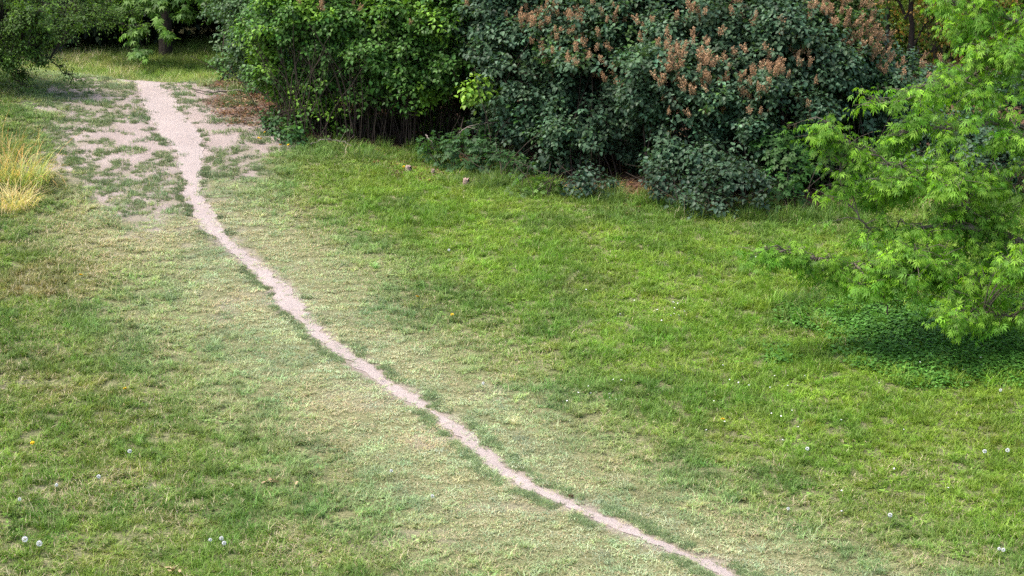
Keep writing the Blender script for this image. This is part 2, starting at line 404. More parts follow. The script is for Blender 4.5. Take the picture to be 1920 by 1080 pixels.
SHRUB_LINE = G(np.array([380, 440, 500, 560, 640, 720, 800, 900, 1000, 1080, 1180, 1280, 1400, 1500, 1620, 1750, 1920]),
               np.array([158, 172, 205, 262, 276, 284, 300, 330, 352, 366, 376, 396, 404, 402, 400, 396, 392]))
def under_shrubs(x, y):
    yl = np.interp(x, SHRUB_LINE[:, 0], SHRUB_LINE[:, 1], left=90, right=SHRUB_LINE[-1, 1])
    return y-yl
def fields(x, y):
    pd, pi = path_dist(x, y)
    n1 = fbm(x*.35, y*.28, 21); n2 = fbm(x*1.6, y*1.1, 22); n3 = fbm(x*5, y*3.2, 23, 3); n4 = fbm(x*.9+3, y*.7, 24)
    n1c = (n1-.5)*2; n2c = (n2-.5)*2
    hw = np.interp(pi, np.arange(len(PHW)), PHW)
    ad = np.abs(pd)
    wid = np.where(pd < 0, 1.75, 1.35)+.7*n1c
    tram = np.exp(-(ad/np.maximum(wid, .5))**2)
    # bare earth
    top = np.maximum.reduce([blob(x, y, 340, 205, .95, 3.2), blob(x, y, 395, 225, .95, 2.2), blob(x, y, 435, 192, .85, 1.4), blob(x, y, 315, 178, .6, 1.6), blob(x, y, 485, 205, .5, 1.3), blob(x, y, 470, 222, .65, 1.3)])
    worn = np.maximum.reduce([blob(x, y, 420, 245, 1.4, 2.6)*.7, blob(x, y, 280, 190, 1.0, 2.5)*.8, blob(x, y, 310, 330, .9, 2.6)*.4, blob(x, y, 145, 180, .7, 1.8)*.4, blob(x, y, 225, 205, 1.2, 3.4)*.85, blob(x, y, 240, 275, 1.5, 2.6)*.6, blob(x, y, 410, 285, 1.0, 2.2)*.55, blob(x, y, 160, 160, .6, 1.3)*.6])
    spots = np.maximum.reduce([blob(x, y, 20, 712, .25, .35)*.6, blob(x, y, 270, 918, .35, .22)*.6, blob(x, y, 60, 905, .3, .2)*.5, blob(x, y, 800, 822, .28, .5)*.55, blob(x, y, 690, 740, .5, .5)*.35,
              blob(x, y, 430, 575, .25, .5)*.5, blob(x, y, 920, 735, .25, .35)*.45, blob(x, y, 700, 1010, .9, .2)*.35, blob(x, y, 1000, 950, .7, .2)*.4, blob(x, y, 885, 345, .45, .5)*.6, blob(x, y, 1215, 402, .5, .5)*.6, blob(x, y, 785, 312, .6, .9)*.6])
    edge = 1-sstep(0, .16, ad-hw-.02*n2c)
    bare = np.clip(np.maximum.reduce([top*(.8+.4*n3), worn*(.35+.9*n3), spots*(.2+.8*n3)]), 0, 1)
    bare = np.maximum(bare, .42*tram*sstep(.5, .75, n3)*sstep(20, 28, y))
    far_l = sstep(-1.2, -3.2, pd)
    lush = sstep(1.0, 3.3, pd+.9*n1c)
    return dict(pd=pd, pi=pi, hw=hw, ad=ad, tram=tram, bare=bare, top=top, worn=worn, edge=edge, far_l=far_l, lush=lush, n1=n1, n2=n2, n3=n3, n4=n4)

# ------------------------------------------------------------------ ground sheet and path
def grid_axis(lo, hi, step, ext, grow=1.35):
    a = list(np.arange(lo, hi+1e-6, step)); s = step; v = hi
    while v < ext: s *= grow; v += s; a.append(v)
    s = step; v = lo; b = []
    while v > -ext: s *= grow; v -= s; b.append(v)
    return np.array(b[::-1]+a)
gx = grid_axis(-14, 14, .075, 450); gy = grid_axis(13, 54, .1, 700)
X, Y = np.meshgrid(gx, gy); Z = hgt(X, Y)
fl = fields(X.ravel(), Y.ravel()); us = under_shrubs(X.ravel(), Y.ravel())
litter = sstep(.0, .5, us+.5*(fl['n2']-.5))*(1-sstep(37.5, 41, Y.ravel())*sstep(-3.5, -4.5, X.ravel()))
litter = np.maximum(litter, .8*blob(X.ravel(), Y.ravel(), 480, 190, .9, 1.6)*fl['n3']*1.4)
bare_g = np.maximum.reduce([fl['bare'], fl['edge']*.9, sstep(.0, .3, fl['worn'])*(.55+.4*sstep(.35, .6, fl['n3'])), sstep(.2, .4, fl['top'])])*(1-.6*litter)
# the path and worn patches are trodden a little into the turf
Zg = Z.ravel()-.02*fl['edge']-.012*fl['bare']
nx, ny = len(gx), len(gy)
idx = (np.arange(ny-1)[:, None]*nx+np.arange(nx-1)[None]).ravel()
Fq = np.stack([idx, idx+1, idx+1+nx, idx+nx], 1)
gm = mesh_np('ground', np.stack([X.ravel(), Y.ravel(), Zg], 1), Fq, 4, M['ground'], {'bare': np.clip(bare_g, 0, 1), 'litter': np.clip(litter, 0, 1)}, True)
tag(link('ground', gm), kind='structure', label='sloping meadow ground of thin dry earth')
# path ribbon
s_idx = np.linspace(0, len(PC)-1, 900); k_ = np.arange(len(PC))
lf = np.stack([np.interp(s_idx, k_, PL[:, i]) for i in range(2)], 1); rt = np.stack([np.interp(s_idx, k_, PR[:, i]) for i in range(2)], 1)
arc = np.cumsum(np.r_[0, np.linalg.norm(np.diff((lf+rt)/2, axis=0), axis=1)])
wd = np.linalg.norm(rt-lf, axis=1)
o1 = (fbm(arc*2.2, arc*0, 41, 4)-.5)*.7+(fbm(arc*8, arc*0, 42, 3)-.5)*.4; o2 = (fbm(arc*2.2, arc*0+50, 43, 4)-.5)*.7+(fbm(arc*8, arc*0+9, 44, 3)-.5)*.4
dirx = (rt-lf)/wd[:, None]; lf = lf+dirx*(o1*.28)[:, None]; rt = rt-dirx*(o2*.28)[:, None]
U = 7; tt = np.linspace(0, 1, U)
RV = lf[:, None]*(1-tt)[None, :, None]+rt[:, None]*tt[None, :, None]
xy = RV.reshape(-1, 2); fr = fields(xy[:, 0], xy[:, 1]); zz = hgt(xy[:, 0], xy[:, 1])-.02*fr['edge']-.012*fr['bare']+.008+.006*fbm(xy[:, 0]*9, xy[:, 1]*9, 50, 3)
# lift above the coarse ground sheet wherever that is higher
tmask = np.tile(np.minimum(tt, 1-tt)*2, 900)
zz += -.004*(1-tmask)
i0 = (np.arange(899)[:, None]*U+np.arange(U-1)[None]).ravel()
pm = mesh_np('dirt_path', np.column_stack([xy, zz]), np.stack([i0, i0+1, i0+1+U, i0+U], 1), 4, M['path'], None, True)
tag(link('dirt_path', pm), kind='structure', label='narrow trodden dirt path winding over the meadow')

# ------------------------------------------------------------------ instanced ground stuff
def gn_scatter(name, pts, scale, rotz, attrs, sources, pick, label, tilt=None):
    me = bpy.data.meshes.new(name+'_points'); me.vertices.add(len(pts)); me.vertices.foreach_set('co', pts.astype(np.float32).ravel())
    def fa(k, v, t='FLOAT'):
        a = me.attributes.new(k, t, 'POINT')
        if t == 'FLOAT': a.data.foreach_set('value', np.asarray(v, np.float32))
        elif t == 'INT': a.data.foreach_set('value', np.asarray(v, np.int32))
        elif t == 'FLOAT_VECTOR': a.data.foreach_set('vector', np.asarray(v, np.float32).ravel())
        else: a.data.foreach_set('color', np.concatenate([v, np.ones((len(v), 1))], 1).astype(np.float32).ravel())
    fa('scl', scale, 'FLOAT_VECTOR'); fa('pick', pick, 'INT')
    rot = np.zeros((len(pts), 3)); rot[:, 2] = rotz
    if tilt is not None: rot[:, 0] = tilt
    fa('rot', rot, 'FLOAT_VECTOR')
    for k, v in attrs.items(): fa(k, v, 'FLOAT_COLOR' if np.ndim(v) == 2 else 'FLOAT')
    o = link(name, me)
    cs = bpy.data.collections.new(name+'_sources')
    for i, m in enumerate(sources):
        ob = bpy.data.objects.new(f'{name}_source_{i:02d}', m); cs.objects.link(ob)
    ng = bpy.data.node_groups.new(name+'_nodes', 'GeometryNodeTree')
    ng.interface.new_socket('Geometry', in_out='INPUT', socket_type='NodeSocketGeometry'); ng.interface.new_socket('Geometry', in_out='OUTPUT', socket_type='NodeSocketGeometry')
    gi = ng.nodes.new('NodeGroupInput'); go = ng.nodes.new('NodeGroupOutput'); ip = ng.nodes.new('GeometryNodeInstanceOnPoints'); ci = ng.nodes.new('GeometryNodeCollectionInfo')
    ci.inputs['Collection'].default_value = cs; ci.inputs['Separate Children'].default_value = True; ci.inputs['Reset Children'].default_value = True
    def na(k, t):
        a = ng.nodes.new('GeometryNodeInputNamedAttribute'); a.data_type = t; a.inputs['Name'].default_value = k
        return [q for q in a.outputs if q.enabled and q.name == 'Attribute'][0]
    L = ng.links.new
    L(gi.outputs[0], ip.inputs['Points']); L(ci.outputs[0], ip.inputs['Instance']); ip.inputs['Pick Instance'].default_value = True
    L(na('pick', 'INT'), ip.inputs['Instance Index']); L(na('rot', 'FLOAT_VECTOR'), ip.inputs['Rotation']); L(na('scl', 'FLOAT_VECTOR'), ip.inputs['Scale'])
    L(ip.outputs[0], go.inputs[0])
    md = o.modifiers.new('scatter', 'NODES'); md.node_group = ng
    return tag(o, kind='stuff', label=label)
def tuft(name, n, rad, h, lean, width, seed, hv=.35, clump=0):
    r = np.random.default_rng(seed)
    a = r.random(n)*2*np.pi; rr = rad*np.sqrt(r.random(n))
    p = np.column_stack([rr*np.cos(a), rr*np.sin(a), np.full(n, -.006)])
    if clump: c = r.normal(0, rad*.6, (clump, 2)); p[:, :2] = c[r.integers(0, clump, n)]+r.normal(0, rad*.18, (n, 2))
    H = h*np.exp(r.normal(0, hv, n)); b = r.random(n)*2*np.pi; ln = np.abs(r.normal(lean, .3, n))
    out = np.column_stack([np.cos(b), np.sin(b), np.zeros(n)])
    m1 = p+out*(H*np.sin(ln*.55)*.5)[:, None]+np.array([0, 0, 1.])*(H*np.cos(ln*.55)*.55)[:, None]
    tp = m1+out*(H*np.sin(np.minimum(ln*1.35, 1.9))*.55)[:, None]+np.array([0, 0, 1.])*(H*np.cos(np.minimum(ln*1.35, 1.9))*.5)[:, None]
    sd = np.column_stack([-np.sin(b+r.normal(0, .6, n)), np.cos(b), np.zeros(n)])*(width*(.7+.6*r.random(n)))[:, None]*.5
    V = np.stack([p-sd, p+sd, m1-sd*.85, m1+sd*.85, tp-sd*.12, tp+sd*.12], 1).reshape(-1, 3)
    f = np.array([[0, 1, 3, 2], [2, 3, 5, 4]])[None]+(np.arange(n)*6)[:, None, None]
    return mesh_np(name, V, f, 4, M['grass'], {'bv': np.repeat(r.random(n), 6), 'bt': np.repeat(r.random(n), 6)})
def weed(name, n, rad, h, size, tmpl, seed, mat=None):
    r = np.random.default_rng(seed); L = Leaves(); a = r.random(n)*6.28; q = rad*np.sqrt(r.random(n))
    p = np.column_stack([q*np.cos(a), q*np.sin(a), h*r.random(n)]); b = a+r.normal(0, .8, n)
    d = np.column_stack([np.cos(b), np.sin(b), r.normal(.15, .3, n)])
    L.add(p, d, np.array([[0, 0, 1.]])+r.normal(0, .25, (n, 3)), size*(.6+.7*r.random(n)), tmpl, np.ones((n, 3)))
    V = np.concatenate(L.V); k = len(tmpl[0])
    return mesh_np(name, V, np.concatenate(L.Q), 4, mat or M['grass'], {'bv': np.repeat(r.random(n)*.75, k), 'bt': np.repeat(r.random(n), k)})
src = [tuft(f'short_{i}', 120, .13, .042, 1.05, .0060, 100+i, .4, 9+i) for i in range(5)]          # 0-4 trodden short turf
src += [tuft(f'mid_{i}', 120, .12, .075, .95, .0065, 120+i, .4, 7+i) for i in range(5)]            # 5-9 meadow turf
src += [tuft(f'clumped_{i}', 150, .12, .09, .85, .0065, 140+i, .35, 5) for i in range(4)]    # 10-13 lusher clumps
src += [tuft(f'tall_{i}', 70, .10, .24, .5, .008, 160+i, .35) for i in range(3)]            # 14-16 long grass
src += [tuft(f'sparse_{i}', 45, .13, .04, .95, .006, 180+i, .3, 4) for i in range(4)]          # 17-20 thin turf
src += [weed(f'weed_{i}', 34, .12, .045, .045, T_SIMPLE, 200+i) for i in range(2)]             # 21-22 clover, low weeds

def grass_points(sp=.135):
    ys = []; xs = []
    y = 14.2
    while y < 53:
        s = sp*(1+.25*sstep(30, 45, y)); hwid = .275*y+2.2
        n = int(2*hwid/s); xs.append(-hwid+s*np.arange(n)); ys.append(np.full(n, y)); y += s
    x = np.concatenate(xs); y = np.concatenate(ys)
    return x+RNG.normal(0, sp*.38, len(x)), y+RNG.normal(0, sp*.38, len(x))
x, y = grass_points(); f = fields(x, y); u = under_shrubs(x, y)
behind = sstep(37.6, 39.5, y)
keep = np.ones(len(x), bool); rn = RNG.random(len(x))
keep &= ~((f['ad'] < f['hw']*.82+.10*(f['n2']-.45)) & (y < 38))
keep &= ~((f['top'] > .35) & (rn > .04+.9*sstep(.57, .62, fbm(x*4.4, y*2.4, 66, 3))*(f['ad'] > f['hw'])+.75*((f['ad']-f['hw'] < .34) & (f['ad'] > f['hw']) & (f['pd'] < 0) & (f['n2'] > .42))) & (y < 38.5))
wn = fbm(x*8, y*4, 67, 3)+.5*(f['n2']-.5); keep &= ~((f['worn'] > .04) & (wn < .42+.25*f['worn']) & (y < 38.5) & (f['top'] < .35))
keep &= ~((f['bare'] > .62) & (f['worn'] < .2) & (f['top'] < .2) & (rn > .4) & (y < 38.5))
keep &= ~((u > .25+.7*(f['n2']-.4)) & (y < 38.5) & (rn > .06)); keep &= ~((u > .3) & (y >= 38.5) & (x > -4.5))
BE = G(1760, 610)                       # foot of the bright maple: ground cover instead of turf
covr = lambda X_, Y_: np.maximum(blob(X_, Y_, 1880, 628, 2.6, 1.45, 0, .7, 8), .7*blob(X_, Y_, 1580, 600, 1.1, .9, 0, .8, 9))
gc = covr(x, y); keep &= ~((gc > .6) & (rn > .35))
x, y, rn = x[keep], y[keep], rn[keep]; f = {k: v[keep] for k, v in f.items()}; behind = behind[keep]; u = u[keep]; gc = gc[keep]
n = len(x)
LUSH = np.array([.180, .300, .028]); MID = np.array([.150, .245, .032]); PALE = np.array([.50, .565, .35]); DEEP = np.array([.075, .135, .032]); BLUE = np.array([.15, .225, .115]); OLIVE = np.array([.26, .19, .08])
lush = f['lush'][:, None]; tram = f['tram'][:, None]; farl = f['far_l'][:, None]
bl = sstep(26, 16, y)[:, None]
c = MID*(1-lush)+LUSH*lush
c = c*(1-.92*tram)+PALE*.92*tram
br = sstep(.47, .64, f['n4'])[:, None]*farl*sstep(19, 23, y)[:, None]
c = c*(1-.75*br)+OLIVE*.75*br
# dark blue-green growth hugging the path edges and in spots
eb = (np.exp(-((f['ad']-f['hw']-.16)/.18)**2)*sstep(.42, .6, f['n2']))[:, None]*sstep(24, 28, y)[:, None]
c = c*(1-.8*eb)+BLUE*.75*eb
sp_ = sstep(.56, .70, fbm(x*1.1+9, y*.9, 61))[:, None]*(1-.6*tram); c = c*(1-.5*sp_)+DEEP*.5*sp_
yl = sstep(.55, .7, fbm(x*.8-5, y*.6, 62))[:, None]*(1-tram); c = c*(1-.35*yl)+np.array([.19, .235, .035])*.35*yl
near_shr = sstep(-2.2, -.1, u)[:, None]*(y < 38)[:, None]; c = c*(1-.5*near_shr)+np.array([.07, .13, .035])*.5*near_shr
bh = behind[:, None]; c = c*(1-bh)+bh*(np.array([.22, .30, .06])*(1-.35*sstep(44, 49, y)[:, None]))
pn = fbm(x*2.2, y*1.7, 71, 3); qn = fbm(x*1.2+5, y*1.0, 72, 3)
bw = (sstep(.52, .64, pn)*(.45+.5*sstep(.4, .6, qn)))[:, None]; c = c*(1-.6*bw)+.6*bw*(BLUE*1.05*tram+(1-tram)*(np.array([.10, .20, .035])*(1-lush)+np.array([.11, .225, .028])*lush))
yw = (sstep(.46, .36, pn)*(1-f['tram']*.6))[:, None]; c = c*(1-.3*yw)+.3*yw*(np.array([.26, .32, .07])*(1-lush)+lush*np.array([.27, .40, .05]))
wk = sstep(.2, .5, np.maximum(f['worn'], f['top']))[:, None]; c = c*(1-.75*wk)+.75*wk*np.array([.10, .155, .06])
c = c*np.exp(RNG.normal(0, .16, (n, 1)))*np.exp(RNG.normal(0, .06, (n, 3)))
dry = .06+.11*f['tram']+.20*sstep(.48, .66, f['n4'])*f['far_l']+.09*sstep(.5, .7, fbm(x*.7, y*.6, 63))-.10*f['lush']
dry += .55*np.maximum.reduce([blob(x, y, 700, 760, .9, .5)*.6, blob(x, y, 800, 820, .4, .5), blob(x, y, 560, 800, .5, .4)*.5, blob(x, y, 250, 410, 1.5, 2.2)*.55, blob(x, y, 450, 260, .8, 1.6)*.4, blob(x, y, 500, 420, .8, 1.5)*.4, blob(x, y, 1700, 880, .7, .4)*.4, blob(x, y, 430, 570, .6, 1)*.5, blob(x, y, 100, 650, .5, .5)*.4])*(.4+f['n3'])
dry = np.clip(dry+.16*sstep(.48, .36, pn)*(.35+f['tram'])*(1-.7*f['lush'])-.12*sstep(.5, .62, pn)+.06*RNG.normal(size=n)+.02*behind, .02, .85); dry *= 1-.85*sstep(.1, .3, np.maximum(f['worn'], f['top']))*(y < 38)
hs = (.30+.8*pn)*(1-.38*f['tram'])*(1+.05*f['lush'])
r2 = RNG.random(n)
pick = RNG.integers(5, 10, n)
pick = np.where(r2 < f['tram']*1.15, RNG.integers(0, 5, n), pick)
pick = np.where((r2 > .80) & (f['tram'] < .4), RNG.integers(10, 14, n), pick)
pick = np.where((f['worn'] > .25) | (f['top'] > .3), RNG.integers(0, 5, n), pick); hs = np.where((f['worn'] > .25) | (f['top'] > .3), .9+.7*RNG.random(n), hs); pick = np.where((f['ad'] < f['hw']+.09) & (y < 38), RNG.integers(17, 21, n), pick)
tall = ((u > -.55) & (u < .6) & (rn < .15+.45*(f['n2'] > .55)) & (y < 38)) | ((behind > .5) & (rn < .45))
tall |= (blob(x, y, 1500, 575, .6, 1.1) > .4) & (rn < .35)
tall |= (gc > .05) & (gc < .5) & (rn < .10)
pick = np.where(tall, RNG.integers(14, 17, n), pick)
hs = np.where(tall, .45+.5*rn, hs); hs = np.where(tall & (behind > .5), .5, hs)
wd_ = (r2 > .955) & (f['tram'] < .5) & ~tall; pick = np.where(wd_, RNG.integers(21, 23, n), pick)
# small tufts biting into the path edges and dotted over the worn fan
si = RNG.uniform(0, 899, 9000); i_ = si.astype(int); sd_ = RNG.random(9000) < .5
e = np.where(sd_[:, None], lf[i_], rt[i_]); perp = np.column_stack([-np.gradient((lf+rt)[:, 1]), np.gradient((lf+rt)[:, 0])]); perp = norm(perp); perp *= np.sign((perp*dirx).sum(1))[:, None]; dr = np.where(sd_[:, None], -perp[i_], perp[i_]); off = RNG.normal(0, .025, 9000)+np.interp(e[:, 1], [18, 26, 31], [.12, .09, .06]); off = np.maximum(off, .04)
e = e+dr*off[:, None]; ex, ey = e[:, 0]+RNG.normal(0, .015, 9000), e[:, 1]+RNG.normal(0, .02, 9000)
k = (fbm(ex*3.1, ey*2.2, 301, 3) > .50) & (ey < 37.2) & (RNG.random(9000) < np.interp(ey, [16, 22, 28, 33], [.35, .28, .30, .16]))
ex, ey = ex[k], ey[k]
wx = RNG.uniform(-10.5, -3.5, 26000); wy = RNG.uniform(27.5, 37.8, 26000); wf = fields(wx, wy)
k = (wf['worn'] > .12) & (wf['top'] < .5) & (wf['ad'] > wf['hw']+.03) & (fbm(wx*12, wy*5.5, 303, 3)+.25*(wf['n2']-.5)-.10*wf['worn'] > .49) & (RNG.random(26000) < .75)
wx, wy = wx[k], wy[k]; n2_ = len(ex)+len(wx)
ax_, ay_ = np.concatenate([ex, wx]), np.concatenate([ey, wy]); fa_ = fields(ax_, ay_)
ca_ = np.where((np.arange(n2_) < len(ex))[:, None], np.array([[.26, .34, .17]]), np.array([[.19, .245, .12]]))*np.exp(RNG.normal(0, .22, (n2_, 1))); ca_[:len(ex)] *= np.interp(ey, [20, 27], [1, .6])[:, None]
x, y = np.concatenate([x, ax_]), np.concatenate([y, ay_]); c = np.concatenate([c, ca_]); dry = np.concatenate([dry, np.full(n2_, .07)]); hs = np.concatenate([hs, RNG.uniform(.5, 1.0, n2_)])
pick = np.concatenate([pick, RNG.integers(0, 5, n2_)]); f = {k: np.concatenate([f[k], fa_[k]]) for k in ('edge', 'bare')}; hx = np.concatenate([np.ones(n), RNG.uniform(.28, .5, n2_)]); n = len(x)
z = hgt(x, y)-.02*f['edge']-.012*f['bare']
sc3 = np.column_stack([hx+RNG.normal(0, .07, n)]*2+[hs/.9])
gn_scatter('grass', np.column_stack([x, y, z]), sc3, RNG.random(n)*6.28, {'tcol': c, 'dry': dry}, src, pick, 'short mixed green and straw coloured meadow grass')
print('grass', n)

# dark leafy ground cover below the bright maple
gsrc = [weed(f'cover_{i}', 60, .15, .07, .05, T_SIMPLE, 300+i) for i in range(4)]
yy = RNG.uniform(19.5, 27, 16000); xx = RNG.uniform(1.5, 11, 16000); cv = covr(xx, yy)
k = RNG.random(16000) < cv**1.3*.95; xx, yy = xx[k], yy[k]; n = len(xx)
cc = np.array([.105, .26, .04])[None]*np.exp(RNG.normal(0, .22, (n, 1)))
gn_scatter('ground_cover', np.column_stack([xx, yy, hgt(xx, yy)-.01]), np.column_stack([.8+.5*RNG.random(n)]*3), RNG.random(n)*6.28, {'tcol': cc, 'dry': np.full(n, .0)}, gsrc, RNG.integers(0, 4, n), 'dark green leafy ground cover below the bright leaved tree')

# fallen leaf litter below the shrubs
lsrc = [weed(f'litter_{i}', 12, .14, .015, .05, T_SIMPLE, 320+i) for i in range(3)]
xx = RNG.uniform(-6.5, 9.5, 24000); yy = RNG.uniform(25, 40, 24000); uu = under_shrubs(xx, yy)
k = (RNG.random(24000) < .55*sstep(-.45, .25, uu)*(uu < 3)) ; k |= (blob(xx, yy, 480, 195, .8, 1.6) > .3) & (RNG.random(24000) < .6); k |= (blob(xx, yy, 780, 312, .75, 1.0) > .3) & (RNG.random(24000) < .7)
xx, yy = xx[k], yy[k]; n = len(xx)
cc = np.array([.17, .095, .055])[None]*np.exp(RNG.normal(0, .4, (n, 1)))*np.exp(RNG.normal(0, .1, (n, 3)))
gn_scatter('leaf_litter', np.column_stack([xx, yy, hgt(xx, yy)]), np.column_stack([.8+.5*RNG.random(n)]*3), RNG.random(n)*6.28, {'tcol': cc, 'dry': np.full(n, .12)}, lsrc, RNG.integers(0, 3, n), 'brown fallen leaves scattered under the shrubs')

# ------------------------------------------------------------------ lilac shrubs
def panicle(seed):
    r = np.random.default_rng(seed); L = Leaves(); n = 150
    prongs = [(0, 0, 0, 1.0)]+[(r.normal(0, .35), r.normal(0, .35), .15*r.random(), .6+.25*r.random()) for _ in range(2)]
    for (ax, ay, z0, h) in prongs:
        t = r.random(n//3)**.8; a = r.random(n//3)*6.28; rad = .20*(1-t)**.8+.03
        rad = rad*np.sqrt(r.random(n//3)); zz_ = z0+t*h
        p = np.column_stack([ax*t*1.1+rad*np.cos(a), ay*t*1.1+rad*np.sin(a), zz_])
        L.add(p, np.column_stack([np.cos(a), np.sin(a), .6*np.ones(n//3)])+r.normal(0, .4, (n//3, 3)), r.normal(0, 1, (n//3, 3)), .085+.05*r.random(n//3), T_SIMPLE,
              np.array([[.45, .285, .165]])*np.exp(r.normal(0, .3, (n//3, 1))))
        L.add(np.array([[0, 0, max(z0-.15, -.1)]]), np.array([[ax*1.1, ay*1.1, h]]), np.array([[1., 0, 0]]), h*.95+.1, (T_SIMPLE[0]*np.array([.08, 1, .3]), T_SIMPLE[1]), np.array([[.2, .13, .08]]))
    return mesh_np('flower_cluster', np.concatenate(L.V), np.concatenate(L.Q), 4, M['flower'], {'lcol': np.concatenate(L.C)})
PAN = [panicle(700+i) for i in range(5)]
SHRUB_GROUP = 'lilac shrubs growing together as a thicket'
def px_lobes(lst):
    out = []
    for a, b, Y_, r_, *z_ in lst:
        p = at(a, b, Y_)
        if p[2] < hgt(p[0], p[1])+.35*r_:          # keep low lobes standing on the ground
            g_ = G(a, b+.3*r_*F/Y_); p = at(a, b, g_[1]); p[2] = max(p[2], hgt(p[0], p[1])+.3*r_)
        out.append((p, r_, (z_[0] if z_ else .9)))
    return out
def shrub(name, label, cat, basepx, lobes, pal, leaf=.082, dens=62, tmpl=T_LILAC, mat='lilac', stems=22, blossoms=(), shoot=.26, nn=4, group=SHRUB_GROUP,
          alt=None, pa=0., young=None, py_=0., stem_r=.014, droop=.15, ld=.4, twigs=True, lump=.36, baseY=None, stemspread=.5, back=.0):
    b = G(*basepx) if baseY is None else at(basepx[0], basepx[1], baseY)
    b = np.array([b[0], b[1], hgt(b[0], b[1])])
    o = empty(name, b, label, cat, group)
    lobes = px_lobes(lobes); lobes = lobes+([(b+np.array([.3, 2.8+back, .7]), 1.0, .9), (b+np.array([-.4, 3.1+back, 1.7]), 1.1, .9)] if len(lobes) > 6 else []); P, D = lobe_shoots(lobes, dens, lump, seed=int(basepx[0]) % 97, sub=11 if len(lobes) > 6 else 0)
    ok = P[:, 2] > hgt(P[:, 0], P[:, 1])+.04; P, D = P[ok], D[ok]
    S = len(P); L = Leaves(); tw = Sticks(3) if twigs else None
    hole = fbm(P[:, 0]*2.4+P[:, 1]*1.3, P[:, 2]*2.6, 88, 3); kk = (hole > .40) | (RNG.random(S) < .3); P, D = P[kk], D[kk]; S = len(P)
    d = norm(D*.9+np.array([[0, 0, .35]])+RNG.normal(0, .38, (S, 3)))
    c = jcol(pal, S, .2, .08, alt, pa)
    # clump to clump variety
    cl = fbm(P[:, 0]*1.7+P[:, 1], P[:, 2]*1.7, 91, 3); c = c*(.72+.56*cl)[:, None]
    if young is not None:
        kk = RNG.random(S) < py_*sstep(.45, .75, cl)*1.6; c[kk] = np.asarray(young)[None]*np.exp(RNG.normal(0, .18, (kk.sum(), 1)))
    sprays(L, tw, P-d*shoot*.5, d, shoot*(.7+.6*RNG.random(S)), nn, leaf, tmpl, c, droop, ld)
    L.build('foliage', M[mat], o, b)
    st = Sticks(5)
    cs = np.array([l[0] for l in lobes])
    for i in range(stems):
        a = RNG.random()*6.28; rr = stemspread*RNG.random()**.6; s0 = b+np.array([rr*math.cos(a)*1.5, back+rr*math.sin(a), 0]); s0[2] = hgt(s0[0], s0[1])-.05
        tg = cs[RNG.integers(len(cs))]+RNG.normal(0, .35, 3); tg[2] = max(tg[2], s0[2]+.5)
        if stems > 60: tg = s0+np.array([RNG.normal(0, .6), RNG.normal(0, .3), RNG.uniform(1.2, 2.1)])
        m = s0+(tg-s0)*np.array([.3, .3, .5])+RNG.normal(0, .06, 3)
        pts = curve_pts([s0, m, tg], 8, .012); st.tube(pts, np.linspace(stem_r*(.6+.8*RNG.random()), .004, 8), k=4 if stem_r < .02 else 6)
    if twigs:
        st.V += tw.V; st.Q += [q+st.n for q in tw.Q]; st.n += tw.n
    st.build('stems', M['stem'], o, b)
    # faded flower clusters held on the outside of the crown
    nb = 0
    for (bx, by, wx, wy, cnt) in blossoms:
        dx, dy, dz = ray(0, 0)
        px = 960+F*P[:, 0]/(P[:, 1]*CP-(P[:, 2]-CAMZ)*SP); py = 540-F*(P[:, 1]*SP+(P[:, 2]-CAMZ)*CP)/(P[:, 1]*CP-(P[:, 2]-CAMZ)*SP)
        q = np.hypot((px-bx)/wx, (py-by)/wy); cand = np.where((q < 1) & (D[:, 1] < .25) & (D[:, 2] > -.25))[0]
        if len(cand) == 0: continue
        cand = cand[P[cand, 1] <= np.percentile(P[cand, 1], 50)]
        for i in RNG.choice(cand, min(cnt, len(cand), 100-nb), replace=False):
            e = bpy.data.objects.new('flower_cluster', PAN[RNG.integers(5)]); COL.objects.link(e); e.parent = o
            pp = P[i]+d[i]*shoot*.75-b; e.location = tuple(pp); s = (.13 if 'densest' in label else .11)+.07*RNG.random()
            e.scale = (s, s, s*1.1)
            v = Vector(tuple(d[i]*.45+np.array([0, 0, 1.])+RNG.normal(0, .2, 3))); e.rotation_euler = v.to_track_quat('Z', 'Y').to_euler(); nb += 1
    return o
GREEN = (.070, .160, .028); BRIGHT = (.15, .29, .03); BLUEG = (.066, .125, .064); DARKG = (.034, .072, .036)
YG = (.20, .30, .03)
shrub('lilac_shrub', 'grey green shrub at the far left end of the thicket, beside the dirt crest', 'shrub', (500, 178),
      [(490, 105, 38, .6), (470, 60, 38.6, .55), (530, 70, 37.5, .9), (550, 150, 37, .5), (505, 5, 39, .8), (560, 10, 38, 1.0), (445, 128, 37.6, .28), (435, 95, 38, .25), (505, 165, 37, .32), (550, -60, 38.5, 1.2), (480, -90, 39, .9)],
      (.065, .13, .045), dens=52, young=GREEN, py_=.5, baseY=37.3, stems=26, stem_r=.012, stemspread=.7)
shrub('lilac_shrub', 'fresh green shrub over a fan of bare thin stems, left of the middle', 'shrub', (650, 268),
      [(590, 50, 34.2, 1.05), (690, 30, 34, 1.15), (640, 105, 33.6, .75), (720, 105, 33.2, .68), (560, 140, 34, .65), (600, 180, 33.6, .45), (545, 215, 34, .40), (640, 222, 32.8, .22), (552, 248, 33.4, .28), (700, 175, 33, .35), (620, -60, 34.5, 1.3), (700, -90, 35, 1.3), (650, 80, 36, 1.2), (640, 205, 37, .7)],
      GREEN, dens=60, young=BRIGHT, py_=.55, stems=150, stemspread=.95, back=.5, stem_r=.009, blossoms=((610, 30, 60, 40, 12),))
